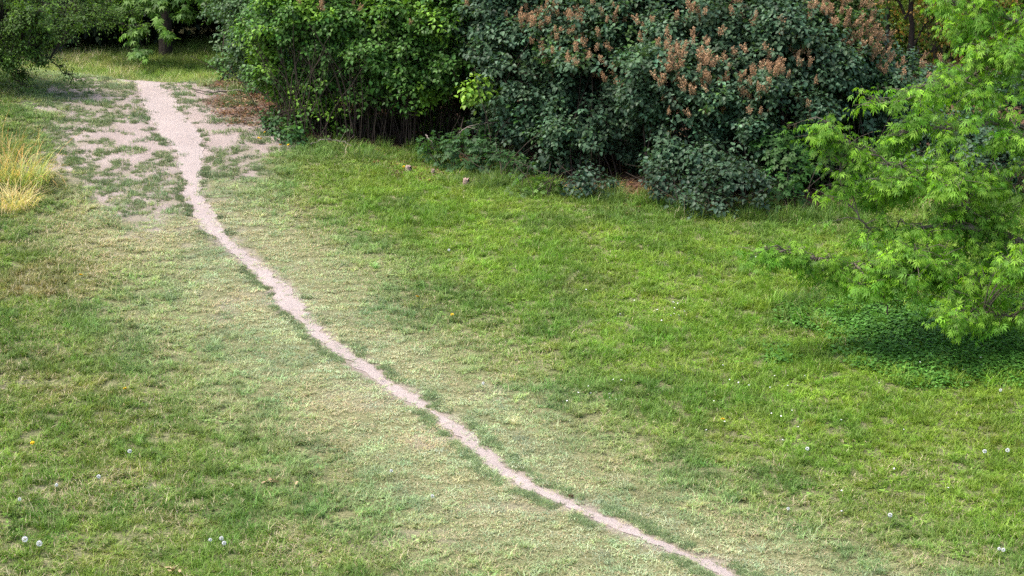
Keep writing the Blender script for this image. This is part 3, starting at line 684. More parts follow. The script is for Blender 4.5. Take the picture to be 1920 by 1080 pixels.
shrub('lilac_shrub', 'fresh green shrub with yellowish tips and dead twigs over a dark hollow', 'shrub', (815, 272),
      [(780, 60, 33.6, 1.05), (870, 40, 33.4, 1.1), (790, 120, 33, .55), (860, 100, 33, .6), (900, 90, 33, .6), (755, 155, 32.7, .45), (830, 150, 33, .45), (775, 213, 32.2, .14), (820, -60, 34.2, 1.3), (910, -60, 34, 1.2), (820, 90, 36, 1.2), (820, 215, 37, .8)],
      GREEN, dens=60, young=BRIGHT, py_=.6, stems=150, stemspread=1.1, back=.6, stem_r=.009, blossoms=((690, 50, 90, 60, 0), (800, 30, 80, 50, 6)))
shrub('lilac_shrub', 'dark green shrub with brown faded flowers and one bright lime spray low on its left', 'shrub', (985, 318),
      [(960, 60, 32.6, .85), (1030, 50, 32.4, 1.0), (990, 140, 31.8, .8), (940, 165, 32.2, .38), (1030, 205, 31.6, .7), (980, 235, 31.6, .5), (1000, 290, 31.2, .42), (1060, 290, 31, .42), (990, -50, 33, 1.2), (1010, 150, 33.4, 1.2)],
      BLUEG, dens=66, young=GREEN, py_=.15, blossoms=((1040, 45, 75, 60, 60), (990, 90, 60, 60, 24), (1060, 130, 60, 50, 16)), stems=30, back=.9)
shrub('lilac_shrub', 'dark bluish green shrub with scattered brown flowers above a black gap', 'shrub', (1110, 352),
      [(1120, 40, 32, 1.05), (1170, 110, 31.2, .85), (1100, 150, 31, .75), (1090, 225, 30.8, .55), (1155, 205, 30.8, .48), (1070, 280, 30.6, .33), (1130, 275, 30.6, .25), (1130, -60, 32.5, 1.25), (1120, 140, 33, 1.3), (1110, 190, 33.8, .8)],
      BLUEG, dens=66, young=(.06, .12, .03), py_=.2, blossoms=((1085, 90, 60, 60, 40), (1120, 130, 60, 50, 24), (1150, 20, 90, 40, 20), (1180, 120, 50, 100, 10)), stems=30, back=.9)
shrub('lilac_shrub', 'dark shrub bearing the densest orange brown flower patch of the thicket', 'shrub', (1275, 378),
      [(1260, 50, 31.2, 1.0), (1330, 80, 30.8, .9), (1270, 140, 30.2, .75), (1300, 200, 29.8, .6), (1285, 260, 29.6, .42), (1315, 320, 29.2, .4), (1285, 362, 29, .24), (1285, -50, 31.8, 1.25), (1290, 160, 32, 1.2), (1280, 290, 31.6, .9)],
      BLUEG, dens=68, blossoms=((1275, 130, 50, 50, 52), (1340, 70, 80, 70, 26), (1290, 200, 60, 40, 16), (1230, 40, 60, 50, 10)), stems=30, back=.9)
shrub('lilac_shrub', 'broad dark shrub with brown flowers, rounded shoulder right of the middle', 'shrub', (1420, 392),
      [(1410, 50, 31, 1.0), (1470, 110, 30.4, .9), (1400, 150, 30, .75), (1450, 195, 29.6, .62), (1370, 230, 29.4, .42), (1400, 275, 29.2, .38), (1490, 215, 29.8, .5), (1440, 330, 29.2, .3), (1500, 285, 29.6, .35), (1415, -40, 31.6, 1.0), (1440, 170, 32, 1.2), (1440, 300, 31.4, .95)],
      BLUEG, dens=68, young=(.07, .14, .03), py_=.12, blossoms=((1390, 165, 70, 50, 40), (1450, 60, 80, 60, 24), (1470, 160, 60, 60, 20), (1500, 210, 50, 40, 8), (1430, 255, 60, 50, 10)), stems=30, back=.9)
shrub('lilac_shrub', 'yellowish green shrub top with orange flower plumes against the trees behind', 'shrub', (1560, 380),
      [(1510, 35, 30.8, .6), (1560, 60, 30.9, .55), (1520, 110, 30.5, .42), (1590, 25, 31, .42), (1560, 110, 30.8, .42), (1570, 170, 31, .6), (1525, -25, 31.8, .55), (1550, 210, 32, .9), (1560, 310, 31.4, .8)],
      (.075, .15, .035), dens=68, young=(.16, .26, .04), py_=.6, blossoms=((1580, 25, 60, 45, 44), (1610, 60, 40, 50, 30), (1530, 30, 60, 50, 26)), stems=20, back=.9)
shrub('lilac_shrub', 'dark shrub behind the bright maple, topped by orange plumes', 'shrub', (1650, 380),
      [(1615, 120, 31, .55), (1680, 190, 31, .72), (1600, 220, 30.6, .65), (1740, 215, 31.2, .7), (1640, 290, 30.6, .6), (1720, 300, 31, .7), (1810, 240, 31.6, .9), (1900, 230, 32, .9), (1650, 350, 30.6, .4), (1800, 330, 31.2, .8), (1690, 290, 32.3, .9)],
      BLUEG, dens=66, young=GREEN, py_=.15, blossoms=((1620, 70, 50, 60, 40), (1670, 130, 40, 30, 12), (1725, 140, 30, 30, 8)), stems=24, back=.9)
# low bushes at the foot of the thicket
LOW = 'low bushes at the foot of the thicket'
def low(name, label, cat, base, lobes, pal, **k):
    kw = dict(group=LOW, stems=8, stemspread=.15, stem_r=.008, shoot=.2, nn=3, dens=95); kw.update(k)
    return shrub(name, label, cat, base, lobes, pal, **kw)
low('lilac_sapling', 'small dome of dark lilac leaves beside the black gap', 'bush', (1103, 366), [(1105, 340, 29.2, .30), (1085, 352, 29.1, .22), (1128, 350, 29.2, .2)], (.045, .088, .05))
low('lilac_sapling', 'low dark lilac bush with pointed leaves at the lawn edge, right of the middle', 'bush', (1375, 400), [(1375, 345, 28.4, .42), (1340, 365, 28.3, .32), (1415, 362, 28.4, .3), (1370, 378, 28.2, .3)], (.048, .092, .05))
low('lilac_sapling', 'low dark leafy clump under the flowering shrub', 'bush', (1270, 396), [(1245, 345, 28.8, .3), (1265, 375, 28.6, .26), (1300, 380, 28.5, .24)], (.042, .085, .045))
low('elder_bush', 'bushy green undergrowth left of the dark shrubs, by the brown litter', 'bush', (850, 318), [(845, 285, 31.2, .34), (880, 295, 31, .32), (820, 290, 31.4, .22), (895, 262, 31.4, .3)], (.055, .125, .040), tmpl=T_ELDER, leaf=.15, dens=42, mat='soft')
low('elder_bush', 'green undergrowth with yellowish weeds between two cut stumps and dark shrubs', 'bush', (945, 345), [(935, 315, 30.6, .32), (965, 322, 30.4, .26), (920, 290, 30.9, .3)], (.05, .115, .038), tmpl=T_ELDER, leaf=.14, dens=42, mat='soft')
low('elder_bush', 'small bright green weedy bush spilling onto the lawn', 'bush', (1000, 372), [(995, 352, 29.7, .24), (1020, 358, 29.6, .2), (975, 360, 29.6, .16)], (.09, .18, .035), tmpl=T_ELDER, leaf=.12, dens=50, mat='soft')
low('elder_bush', 'upright bright green elder leaves in front of dark shrubs', 'bush', (1478, 404), [(1475, 300, 28.8, .3), (1470, 345, 28.5, .26), (1480, 380, 28.3, .24), (1450, 270, 29, .26), (1500, 320, 28.7, .2)], (.062, .15, .035), tmpl=T_ELDER, leaf=.17, dens=42, mat='soft')
low('lilac_sapling', 'low dark leafy skirt standing furthest onto the lawn, below the broad dark shrub', 'bush', (1330, 408), [(1320, 375, 28.1, .3), (1300, 392, 28, .2), (1420, 388, 28, .2), (1350, 392, 27.9, .2)], (.05, .095, .05))
low('elder_bush', 'small leafy bush low on the left flank of the green shrub', 'bush', (520, 250), [(515, 240, 34.5, .25), (545, 262, 33.8, .22)], (.05, .12, .035), leaf=.09)

low('maple_shoot', 'bright lime spray of leaves poking out beside the dark hollow', 'bush', (925, 325), [(905, 165, 31.3, .20), (885, 178, 31.2, .13), (925, 172, 31.3, .14)], (.17, .31, .03), leaf=.10, dens=120, stems=3)

# ------------------------------------------------------------------ bright leaved maple on the right
def limb_tree(name, label, cat, base, limbs, sprl, pal, group, leaf=.15, tmpl=T_ELDERMAPLE, mat='soft', barkm='bark', lobes=(), dens=60, young=None, py_=.3, droop=.22, ld=.85, shoot=.34, nn=4, perlimb=60, wander=.28, r0=.05, sub=0):
    o = empty(name, base, label, cat, group); st = Sticks(6); pts_all = []
    bp = []; bd = []
    for ctrl, rad, cnt in limbs:
        c = [np.asarray(q, float) if len(q) == 3 and isinstance(q, np.ndarray) else at(*q) for q in ctrl]
        pts = curve_pts(c, 22, .015); st.tube(pts, np.linspace(rad, max(.006, rad*.15), 22), .12, k=7 if rad > .03 else 5); pts_all.append(pts)
        if cnt:
            t = RNG.integers(3, 22, cnt); q = pts[t]; dirn = norm(pts[-1]-pts[0])
            # side branchlets
            off = randdir(cnt)*wander*(.3+RNG.random((cnt, 1)))*(1.1-t/30)[:, None]; off[:, 2] = off[:, 2]*.6
            e = q+off+dirn*.15; st.seg(q, q+(e-q)*.5+np.array([0, 0, .03]), .008, .006); st.seg(q+(e-q)*.5+np.array([0, 0, .03]), e, .006, .004)
            bp.append(e); bd.append(norm(off)*.6+dirn*.6)
    A = np.concatenate(pts_all)
    if lobes:
        P, D = lobe_shoots(px_lobes(lobes), dens, .3, face=.6, under=.3, sub=sub, md=.3); P = P-D*(RNG.random((len(P), 1))*.35)
        ok = P[:, 2] > hgt(P[:, 0], P[:, 1])+.12; P, D = P[ok], D[ok]
        bp.append(P); bd.append(D+np.array([[-.2, 0, .1]]))
        # join some shoots to the nearest limb
        for i in range(0, len(P), 9):
            q = A[np.argmin(np.linalg.norm(A-P[i], axis=1))]
            if np.linalg.norm(q-P[i]) < 1.3:
                m = (q+P[i])/2+np.array([0, 0, .08])+RNG.normal(0, .05, 3); st.tube(curve_pts([q, m, P[i]], 7), np.linspace(.011, .004, 7), k=4)
    P = np.concatenate(bp); D = np.concatenate(bd); S = len(P); L = Leaves()
    c = jcol(pal, S, .16, .06); cl = fbm(P[:, 0]*2.1+P[:, 1], P[:, 2]*2.1, 95, 3); c = c*(.75+.5*cl)[:, None]
    if young is not None:
        kk = RNG.random(S) < py_; c[kk] = np.asarray(young)[None]*np.exp(RNG.normal(0, .15, (kk.sum(), 1)))
    d = norm(D+RNG.normal(0, .4, (S, 3))+np.array([[0, 0, .2]]))
    tw = Sticks(3); sprays(L, tw, P-d*shoot*.3, d, shoot*(.7+.6*RNG.random(S)), nn, leaf, tmpl, c, droop, ld, .7, .13, .04, .0035)
    st.V += tw.V; st.Q += [q+st.n for q in tw.Q]; st.n += tw.n
    st.build('trunk', M[barkm], o, base)
    L.build('crown', M[mat], o, base)
    return o
TB = G(2090, 600); TB = TB+np.array([0, 0, -.1])
trunk_top = at(2040, 380, 24.2)
limbs = [([TB, (2085, 500, 23.9), trunk_top, (2010, 180, 24.6), (1990, -60, 25)], .16, 40),
    ([TB+np.array([0, 0, .5]), (1980, 500, 23.6), (1905, 452, 23.3), (1840, 432, 23), (1740, 425, 22.9), (1640, 440, 22.8)], .075, 70),
    ([(1905, 455, 23.3), (1860, 445, 23.1), (1800, 380, 23), (1700, 320, 22.9), (1610, 275, 22.9), (1545, 228, 22.9)], .03, 75),
    ([(1640, 440, 22.8), (1590, 380, 22.8), (1570, 310, 22.9), (1548, 268, 22.9)], .012, 30),
    ([(1980, 400, 24), (1900, 350, 23.5), (1800, 330, 23.3), (1700, 340, 23), (1600, 350, 23)], .03, 60),
    ([trunk_top, (1925, 100, 24), (1870, 120, 23.8), (1790, 160, 23.5), (1700, 185, 23.4), (1640, 195, 23.3)], .04, 60),
    ([(2010, 180, 24.6), (1940, 60, 24.3), (1850, 20, 24.1), (1790, 10, 24)], .04, 45),
    ([(1980, 520, 23.3), (1850, 520, 22.8), (1740, 505, 22.5), (1640, 500, 22.4), (1540, 485, 22.3), (1455, 465, 22.2)], .02, 150),
    ([TB+np.array([0, 0, .3]), (1960, 600, 22.6), (1880, 590, 22.2), (1800, 585, 22.0)], .03, 45),
    ([(1665, 590, 22.4), (1655, 550, 22.4), (1640, 510, 22.5), (1628, 472, 22.6)], .012, 10),
    ([(1735, 560, 22.4), (1732, 520, 22.5), (1738, 465, 22.6)], .010, 6),
    ([(1980, 260, 24.2), (1880, 230, 23.6), (1790, 240, 23.4), (1700, 250, 23.3)], .03, 45)]
BEL = [(1950, 40, 24.3, 1.0), (1870, 70, 24.6, .5), (1890, 180, 23.9, .8), (1800, 150, 24.3, .4), (1800, 260, 23.6, .75), (1720, 235, 23.8, .45), (1900, 320, 23.4, .62), (1750, 350, 23.1, .65), (1650, 320, 23, .4),
       (1690, 430, 22.8, .55), (1800, 470, 22.9, .55), (1900, 500, 22.7, .5), (1620, 500, 22.5, .42), (1700, 540, 22.3, .5), (1790, 545, 22.1, .5), (1870, 540, 21.9, .42), (1640, 555, 22.3, .36), (1585, 570, 22.5, .22), (1560, 485, 22.4, .26), (1500, 472, 22.3, .2), (1455, 462, 22.2, .14), (1560, 250, 22.9, .2), (1600, 300, 22.9, .25), (1940, 530, 22, .5), (1980, 200, 24, 1.1), (1980, 400, 23.6, 1.0)]
limb_tree('maple_tree', 'bright lime green tree spreading its drooping compound leaves in from the right edge', 'tree', TB, limbs, None, (.12, .265, .022), None,
          lobes=BEL, dens=28, young=(.21, .39, .03), py_=.35, leaf=.125, shoot=.30, sub=9)

# ------------------------------------------------------------------ trees at the top left and behind
base = np.array([-13.5, 35.5, hgt(-13.5, 35.5)-.1])
limb_tree('hornbeam_tree', 'small leaved tree hanging its dark drooping boughs into the upper left corner', 'tree', base,
    [([base, base+np.array([.2, 0, 2.2]), base+np.array([.6, 0, 4.5])], .22, 0),
     ([base+np.array([.1, 0, 1.7]), (-40, -40, 36), (60, 0, 38), (160, 25, 40), (255, 52, 41)], .05, 50),
     ([base+np.array([.1, 0, 1.5]), (-60, 40, 34.6), (20, 60, 34.2), (90, 110, 34), (125, 140, 34)], .04, 50),
     ([base+np.array([.1, 0, 1.2]), (-60, 90, 34), (0, 110, 33.8), (40, 160, 33.7)], .03, 30),
     ],
    None, (.065, .13, .022), None, leaf=.055, tmpl=T_SIMPLE, mat='soft', barkm='darkbark',
    lobes=[(5, 40, 34.3, .85), (-80, 40, 35, 1.2), (70, 20, 34.4, .6), (60, 100, 34, .32), (0, 120, 33.8, .4), (120, 15, 38.6, .5), (175, 20, 39.6, .45), (225, 22, 40, .35), (105, 70, 34.6, .22)],
    dens=75, shoot=.30, nn=6, droop=.5, ld=.5, young=(.12, .22, .03), py_=.35, sub=16)
def back_tree(name, label, basexy, h, crown, pal, tmpl=T_SIMPLE, leaf=.2, dens=26, mat='dark', group='trees standing beyond the meadow', r=.16, low_limbs=0, alt=None, pa=0., forks=None, trunkm='darkbark', cat='tree'):
    b = np.array([basexy[0], basexy[1], hgt(*basexy)-.08]); o = empty(name, b, label, cat, group); st = Sticks(8)
    for fk in (forks or [[(0, 0, 0), (.1, 0, h*.35), (-.1, .1, h*.7), (0, 0, h)]]):
        c = [b+np.array(q, float) for q in fk]; st.tube(curve_pts(c, 14, .03), np.linspace(r, r*.3, 14), .2, k=8)
    lobes = [(b+np.array(c_[:3], float), c_[3], c_[4] if len(c_) > 4 else .85) for c_ in crown]
    for l in lobes:
        s0 = b+np.array([0, 0, min(h*.5, max(.6, l[0][2]-b[2]-1.2))]); st.tube(curve_pts([s0, (s0+l[0])/2+np.array([0, 0, .2]), l[0]], 8, .02), np.linspace(r*.4, .01, 8), .1, k=5)
    P, D = lobe_shoots(lobes, dens, .3, face=.7, under=.9); ok = P[:, 2] > hgt(P[:, 0], P[:, 1])+.1; P, D = P[ok], D[ok]
    S = len(P); c = jcol(pal, S, .22, .07, alt, pa); L = Leaves(); cl = fbm(P[:, 0]*1.3+P[:, 1], P[:, 2]*1.3, 97, 3); c *= (.7+.6*cl)[:, None]
    d = norm(D+RNG.normal(0, .4, (S, 3))); sprays(L, None, P-d*.15, d, .5*(.7+.6*RNG.random(S)), 3, leaf, tmpl, c, .3, .5)
    st.build('trunk', M[trunkm], o, b); L.build('crown', M[mat], o, b); return o
# broad leaved bough over the far grass
MB_ = np.array([-8.8, 48.5]); b0 = np.array([*MB_, hgt(*MB_)-.1])
limb_tree('oak_tree', 'tree with large jagged light green leaves hanging over the far grass', 'tree', b0,
    [([b0, b0+np.array([.1, 0, 2.0]), b0+np.array([.3, 0, 5.])], .2, 0),
     ([b0+np.array([0, 0, 2.2]), (290, -20, 46), (300, 40, 45), (318, 75, 44.6)], .03, 10),
     ([b0+np.array([0, 0, 2.6]), (330, -30, 45.5), (390, 0, 44.8), (430, 12, 44.5)], .03, 14),
     ([b0+np.array([0, 0, 2.4]), (240, -20, 46), (262, 70, 45), (265, 92, 44.8)], .03, 8)],
    None, (.085, .175, .032), None, leaf=.19, tmpl=T_PALM, mat='soft', barkm='darkbark',
    lobes=[(320, -12, 45.3, .42), (390, 0, 45, .36), (270, 5, 45.5, .42), (262, 52, 45, .24), (312, 60, 44.8, .16), (262, 88, 44.8, .14), (360, -90, 46, 1.2), (220, -40, 46.5, .9), (440, 0, 45, .38), (350, 22, 45, .2)], dens=26, shoot=.35, nn=3, young=(.13, .24, .04), py_=.3)
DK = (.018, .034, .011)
back = [(-17.5, 57), (-13.2, 59), (-9.2, 58.5), (-5.4, 59.5), (-15.5, 50), (-12.6, 52.5), (-10.2, 51), (-7.4, 54), (-4.6, 52.5), (-2, 50), (1, 48), (4, 46.5), (17, 44), (20, 38)]
blab = ['farthest dark tree deep behind the small leaved boughs', 'farthest dark tree behind the left of the far grass', 'farthest dark tree behind the jagged leaved tree', 'farthest dark tree closing the black opening', 'dark leafy tree in the deep shade at the far left behind the small leaved boughs', 'dark tree behind the far grass, left of the jagged leaves', 'dark tree trunk and low foliage right behind the far grass', 'black shaded tree in the opening beyond the crest',
        'dark tree closing the opening left of the shrubs', 'dark tree hidden behind the fresh green shrubs', 'dark tree hidden behind the hollow', 'dark tree hidden behind the flowering shrubs', 'dark tree beyond the bright maple', 'dark tree far right of the bright maple']
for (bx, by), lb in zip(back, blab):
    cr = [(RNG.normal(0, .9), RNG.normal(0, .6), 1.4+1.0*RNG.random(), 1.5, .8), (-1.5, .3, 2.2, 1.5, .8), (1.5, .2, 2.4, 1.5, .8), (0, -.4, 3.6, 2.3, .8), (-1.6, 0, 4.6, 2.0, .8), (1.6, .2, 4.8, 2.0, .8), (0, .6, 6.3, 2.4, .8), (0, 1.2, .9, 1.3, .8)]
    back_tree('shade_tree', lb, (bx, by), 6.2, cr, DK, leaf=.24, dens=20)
# olive and orange tinged trees in the gap at the upper right
OC = (.10, .15, .03)
for (px_, Yb, lb, fk, pl_) in [
    (1684, 40.0, 'forked dark trunk under orange tinged leaves, nearer tree in the upper right gap', [[(0, 0, 0), (-.02, 0, .6), (-.26, 0, 1.05), (-.38, 0, 1.6), (-.36, 0, 2.4), (-.6, .1, 4)], [(0, 0, .45), (.10, 0, .9), (.20, 0, 1.4), (.16, 0, 2.0), (.38, 0, 2.8), (.3, 0, 4.2)]], (.16, .24, .045)),
    (1622, 45.0, 'slim dark trunk with olive leaves, left of the forked trunk', [[(0, 0, 0), (.05, 0, 1.2), (-.1, 0, 2.4), (0, 0, 4.5)]], (.14, .24, .035)),
    (1770, 42.0, 'leaning trunk with olive leaves, right of the forked trunk', [[(0, 0, 0), (-.3, 0, .8), (-.5, 0, 1.8), (-.9, 0, 3.2), (-1.2, 0, 4.6)]], (.15, .25, .04))]:
    b = G(px_, 150)*0; xb = (px_-960)/F*Yb*1.01
    back_tree('orchard_tree', lb, (xb, Yb), 4.2, [(-.8, .9, 1.7, .5), (.9, .8, 1.8, .55), (-.9, .3, 3.0, 1.0), (.8, .2, 2.9, 1.0), (0, 0, 4.4, 1.5), (1.3, .9, 1.0, .45)], pl_, leaf=.11, dens=34, mat='soft', r=.085, forks=fk, alt=(.46, .29, .09), pa=.3, group='trees in the upper right gap')
for (xb, yb, lb) in [(8.8, 50, 'bright green bushy tree behind the forked trunk'), (12.2, 49, 'bright green bushy tree behind the leaning trunk'), (5.8, 51, 'green bushy tree behind the slim trunk'), (15.5, 50, 'green bushy tree behind the maple')]:
    back_tree('bushy_tree', lb, (xb, yb), 5, [(0, 0, .9, 1.4, .8), (-1.4, 0, 1.3, 1.3), (1.4, 0, 1.4, 1.3), (0, 0, 2.6, 1.9), (-1.4, 0, 3.6, 1.8), (1.4, 0, 3.8, 1.8), (0, 0, 5.2, 2.1)], (.13, .22, .03), leaf=.15, dens=30, mat='soft', alt=(.2, .3, .04), pa=.3, group='bushy trees behind the gap')

# ------------------------------------------------------------------ tall orange and green grass clump at the left edge
def blade_clump(name, label, base, n, rad, h, width, lean, ctop, cbot, group, seed, rx=1.0):
    r = np.random.default_rng(seed); o = empty(name, base, label, 'grass clump', group)
    V = []; Fc = []; C = []; k = 6
    a = r.random(n)*6.28; rr = rad*np.sqrt(r.random(n)); p = np.column_stack([rr*np.cos(a)*rx, rr*np.sin(a), np.zeros(n)])
    wp = p+np.asarray(base); p[:, 2] = hgt(wp[:, 0], wp[:, 1])-base[2]-.02
    H = h*np.exp(r.normal(0, .25, n)); b = a+r.normal(0, .9, n); ln = np.abs(r.normal(lean, .3, n)); out = np.column_stack([np.cos(b), np.sin(b), np.zeros(n)])
    sd = np.column_stack([-np.sin(b+r.normal(0, .5, n)), np.cos(b), np.zeros(n)])
    ct = np.asarray(ctop)[None]*np.exp(r.normal(0, .25, (n, 1)))*np.exp(r.normal(0, .12, (n, 3))); cb = np.asarray(cbot)[None]*np.exp(r.normal(0, .2, (n, 1))); og = np.clip(r.random(n)*1.7-.2, 0, 1)[:, None]
    rows = []; cols = []
    q = p.copy()
    for i in range(k):
        t = i/(k-1); ang = ln*t*1.7
        if i: q = q+(out*np.sin(ang)[:, None]+np.array([0, 0, 1.])*np.cos(ang)[:, None])*(H/(k-1))[:, None]
        w_ = width*(1-.85*t)*(.7+.6*r.random(n))[:, None]*.5
        rows += [q-sd*w_, q+sd*w_]; m = np.clip((t*1.3-.25), 0, 1)*og+0*og; cc_ = cb*(1-m)+ct*m; cols += [cc_, cc_]
    V = np.stack(rows, 1).reshape(-1, 3); C = np.clip(np.stack(cols, 1).reshape(-1, 3), 0, .9)
    f_ = np.array([[2*i, 2*i+1, 2*i+3, 2*i+2] for i in range(k-1)])[None]+(np.arange(n)*2*k)[:, None, None]
    link('blades', mesh_np('blades', V, f_, 4, M['blade'], {'lcol': C}), o); return o
OG = 'orange and green grass clumps at the left edge'; ORG = (.80, .42, .20); GRN = (.32, .42, .13)
blade_clump('grass_clump', 'big clump of long yellow green grass turning orange, against the left edge', G(38, 345), 480, .42, .58, .013, .85, ORG, GRN, OG, 1, 1.0)
blade_clump('grass_clump', 'low front clump of orange dead grass at the left edge', G(18, 385), 480, .38, .36, .013, 1.05, (.80, .50, .30), (.50, .47, .20), OG, 2, 1.0)
blade_clump('grass_clump', 'rearmost green reedy clump with few orange tips, at the left edge', G(5, 300), 170, .34, .44, .018, .8, (.5, .28, .09), (.15, .2, .045), OG, 3)
blade_clump('grass_clump', 'orange topped grass clump cut by the left frame edge', G(-12, 350), 180, .34, .46, .018, .85, ORG, GRN, OG, 4)
TG = 'long green grass tufts along the shrubs'
for i, (px_, py_, hh, lb) in enumerate([(690, 300, .26, 'bluish long grass tuft below the fan of bare stems'), (915, 352, .30, 'upright long grass tuft just right of a cut stump'), (1150, 380, .28, 'long grass tuft below the black gap'),
        (1505, 575, .30, 'long light green grass tuft beside the low end of the bright maple'), (1590, 402, .30, 'long grass tuft at the lawn edge beside the maple branch tips'), (855, 342, .16, 'round dark green grass tussock on the lawn edge'), (700, 318, .14, 'leafy low tussock beneath the bluish tuft'), (1270, 705, .14, 'dark grass tussock standing out in the bright lawn')]):
    blade_clump('grass_tuft', lb, G(px_, py_), 150, .16, hh, .008, .55, (.16, .22, .06), (.10, .17, .05), TG, 20+i, 1.5)

# ------------------------------------------------------------------ small things
def at_ground(px, py): g_ = G(px, py); return g_
# cut stumps
for i, (px_, py_, rr, hh, lb) in enumerate([(765, 324, .055, .085, 'widest pinkish cut stump with a split top, leftmost of three at the lawn edge'), (811, 327, .03, .065, 'small thin pinkish stump, middle of three in the brown litter'), (873, 348, .05, .09, 'pinkish cut stump nearest the lawn, rightmost of three')]):
    b = at_ground(px_, py_); o = empty('tree_stump', b, lb, 'stump', 'cut stumps at the shrub edge'); st = Sticks(11)
    st.tube(np.array([[0, 0, -.05], [0, 0, .02], [.005, 0, hh*.6], [.01, 0, hh]]), [rr*1.35, rr*1.1, rr, rr*.95], .25, k=11); st.build('bark', M['stump'], o)
    m = 11; th = np.arange(m)*2*np.pi/m; rim = np.column_stack([.01+rr*.97*np.cos(th), rr*.97*np.sin(th), hh+.0+.06*RNG.random(m)*(hh/.12)]); ctr = np.array([[.01, 0, hh+.012]])
    V = np.concatenate([rim, rim-np.array([0, 0, hh*.45]), ctr]); fs = [(i_, (i_+1) % m, 2*m, 2*m) for i_ in range(m)]
    me = bpy.data.meshes.new('cut_face'); me.from_pydata([tuple(v) for v in V], [], [(i_, (i_+1) % m, 2*m) for i_ in range(m)]+[(i_+m, (i_+1) % m+m, (i_+1) % m, i_) for i_ in range(m) if i_ < 9]); me.materials.append(M['wood']); link('cut_face', me, o)
# fallen branch at the crest and bare twigs
def branch(name, label, pts, r, m='twig', side=5):
    b = pts[0]; o = empty(name, b, label, 'branch'); st = Sticks(6); p = curve_pts(pts, 20, .01)-b; st.tube(p, np.linspace(r, r*.35, 20), .3, k=6); st.build('wood', M[m], o)
    tw = Sticks(4)
    for i in range(side):
        q = p[RNG.integers(4, 19)]; e = q+RNG.normal(0, .12, 3)+np.array([.1, 0, .05]); tw.tube(curve_pts([q, (q+e)/2+RNG.normal(0, .02, 3), e], 5), np.linspace(r*.4, r*.15, 5), k=4)
    tw.build('side_twigs', M[m], o); return o
up = lambda g_, h: g_+np.array([0, 0, h])
branch('fallen_branch', 'long pale dead branch lying across the top of the dirt patch', [up(at_ground(362, 170), .06), up(at_ground(390, 176), .04), up(at_ground(430, 175), .04), up(at_ground(480, 176), .05), up(at_ground(520, 180), .1)], .028, 'twig')
branch('fallen_branch', 'bare grey twig sticking out onto the grass from the fan of stems', [up(at_ground(583, 276), .05), up(at_ground(610, 273), .10), up(at_ground(640, 274), .08), up(at_ground(660, 280), .05)], .012, 'twig')
branch('fallen_branch', 'pale crooked twig leaning in the dark hollow', [at(798, 252, 31.5), at(808, 266, 31.3), at(815, 285, 31.2)], .010, 'twig', 1)
branch('fallen_branch', 'thin bare branch arching out of the dark shrubs over the undergrowth', [at(860, 250, 31.3), at(890, 234, 31.4), at(930, 230, 31.5), at(950, 236, 31.6)], .011, 'twig', 3)
# roots / cracks lying on the crest dirt
# dandelions, clocks, daisies
def flower_mesh_yellow():
    L = Leaves(); n = 46; a = RNG.random(n)*6.28; e = RNG.random(n)*.9
    d = np.column_stack([np.cos(a)*np.cos(e), np.sin(a)*np.cos(e), np.sin(e)]); L.add(np.zeros((n, 3)), d, np.array([[0, 0, 1.]])+RNG.normal(0, .2, (n, 3)), .021, T_SIMPLE, np.ones((n, 3)))
    return mesh_np('flower_head', np.concatenate(L.V), np.concatenate(L.Q), 4, M['yellow'])
def clock_mesh():
    V = []; Fc = []; n = 170
    d = randdir(n); L = Leaves(); L.add(d*.006, d, randdir(n), .021, T([(0, 0, 0), (-.16, .7, 0), (-.3, 1, 0), (.3, 1, 0), (.16, .7, 0)], [(0, 1, 4, 0), (1, 2, 3, 4)]), np.ones((n, 3)))
    L.add(d*.006, d, randdir(n), .021, T([(0, 0, 0), (-.16, .7, 0), (-.3, 1, 0), (.3, 1, 0), (.16, .7, 0)], [(0, 1, 4, 4), (1, 2, 3, 4)]), np.ones((n, 3)))
    Q = np.concatenate(L.Q).reshape(-1, 4); Q = Q[[len(set(q)) == 4 for q in Q.tolist()]]
    return mesh_np('seed_head', np.concatenate(L.V), Q, 4, M['white'])
def daisy_mesh():
    L = Leaves(); n = 14; a = np.arange(n)*6.283/n; d = np.column_stack([np.cos(a), np.sin(a), np.full(n, .25)]); L.add(np.zeros((n, 3)), d, np.tile([[0, 0, 1.]], (n, 1)), .012, T_SIMPLE, np.ones((n, 3)))
    return mesh_np('petals', np.concatenate(L.V), np.concatenate(L.Q), 4, M['petal'])
def stem_mesh(h, r=.0022):
    s = Sticks(5); s.tube(np.array([[0, 0, -.02], [.004, 0, h*.5], [0, 0, h]]), [r*1.2, r, r], k=5)
    return mesh_np('stem', np.concatenate(s.V), np.concatenate(s.Q), 4, M['gstem'])
FY, FC, FD = flower_mesh_yellow(), clock_mesh(), daisy_mesh(); S1, S2, S3 = stem_mesh(.085), stem_mesh(.13), stem_mesh(.08)
def flower(name, label, cat, group, px, py, head, hname, stem, h, s=1.0):
    g_ = at_ground(px, py+h*4); o = empty(name, g_, label, cat, group)
    link('stem', stem, o); e = link(hname, head, o); e.location = (0, 0, h); e.scale = (s,)*3; e.rotation_euler = (RNG.normal(0, .25), RNG.normal(0, .25), RNG.random()*6)
DG = 'yellow dandelions in the meadow'
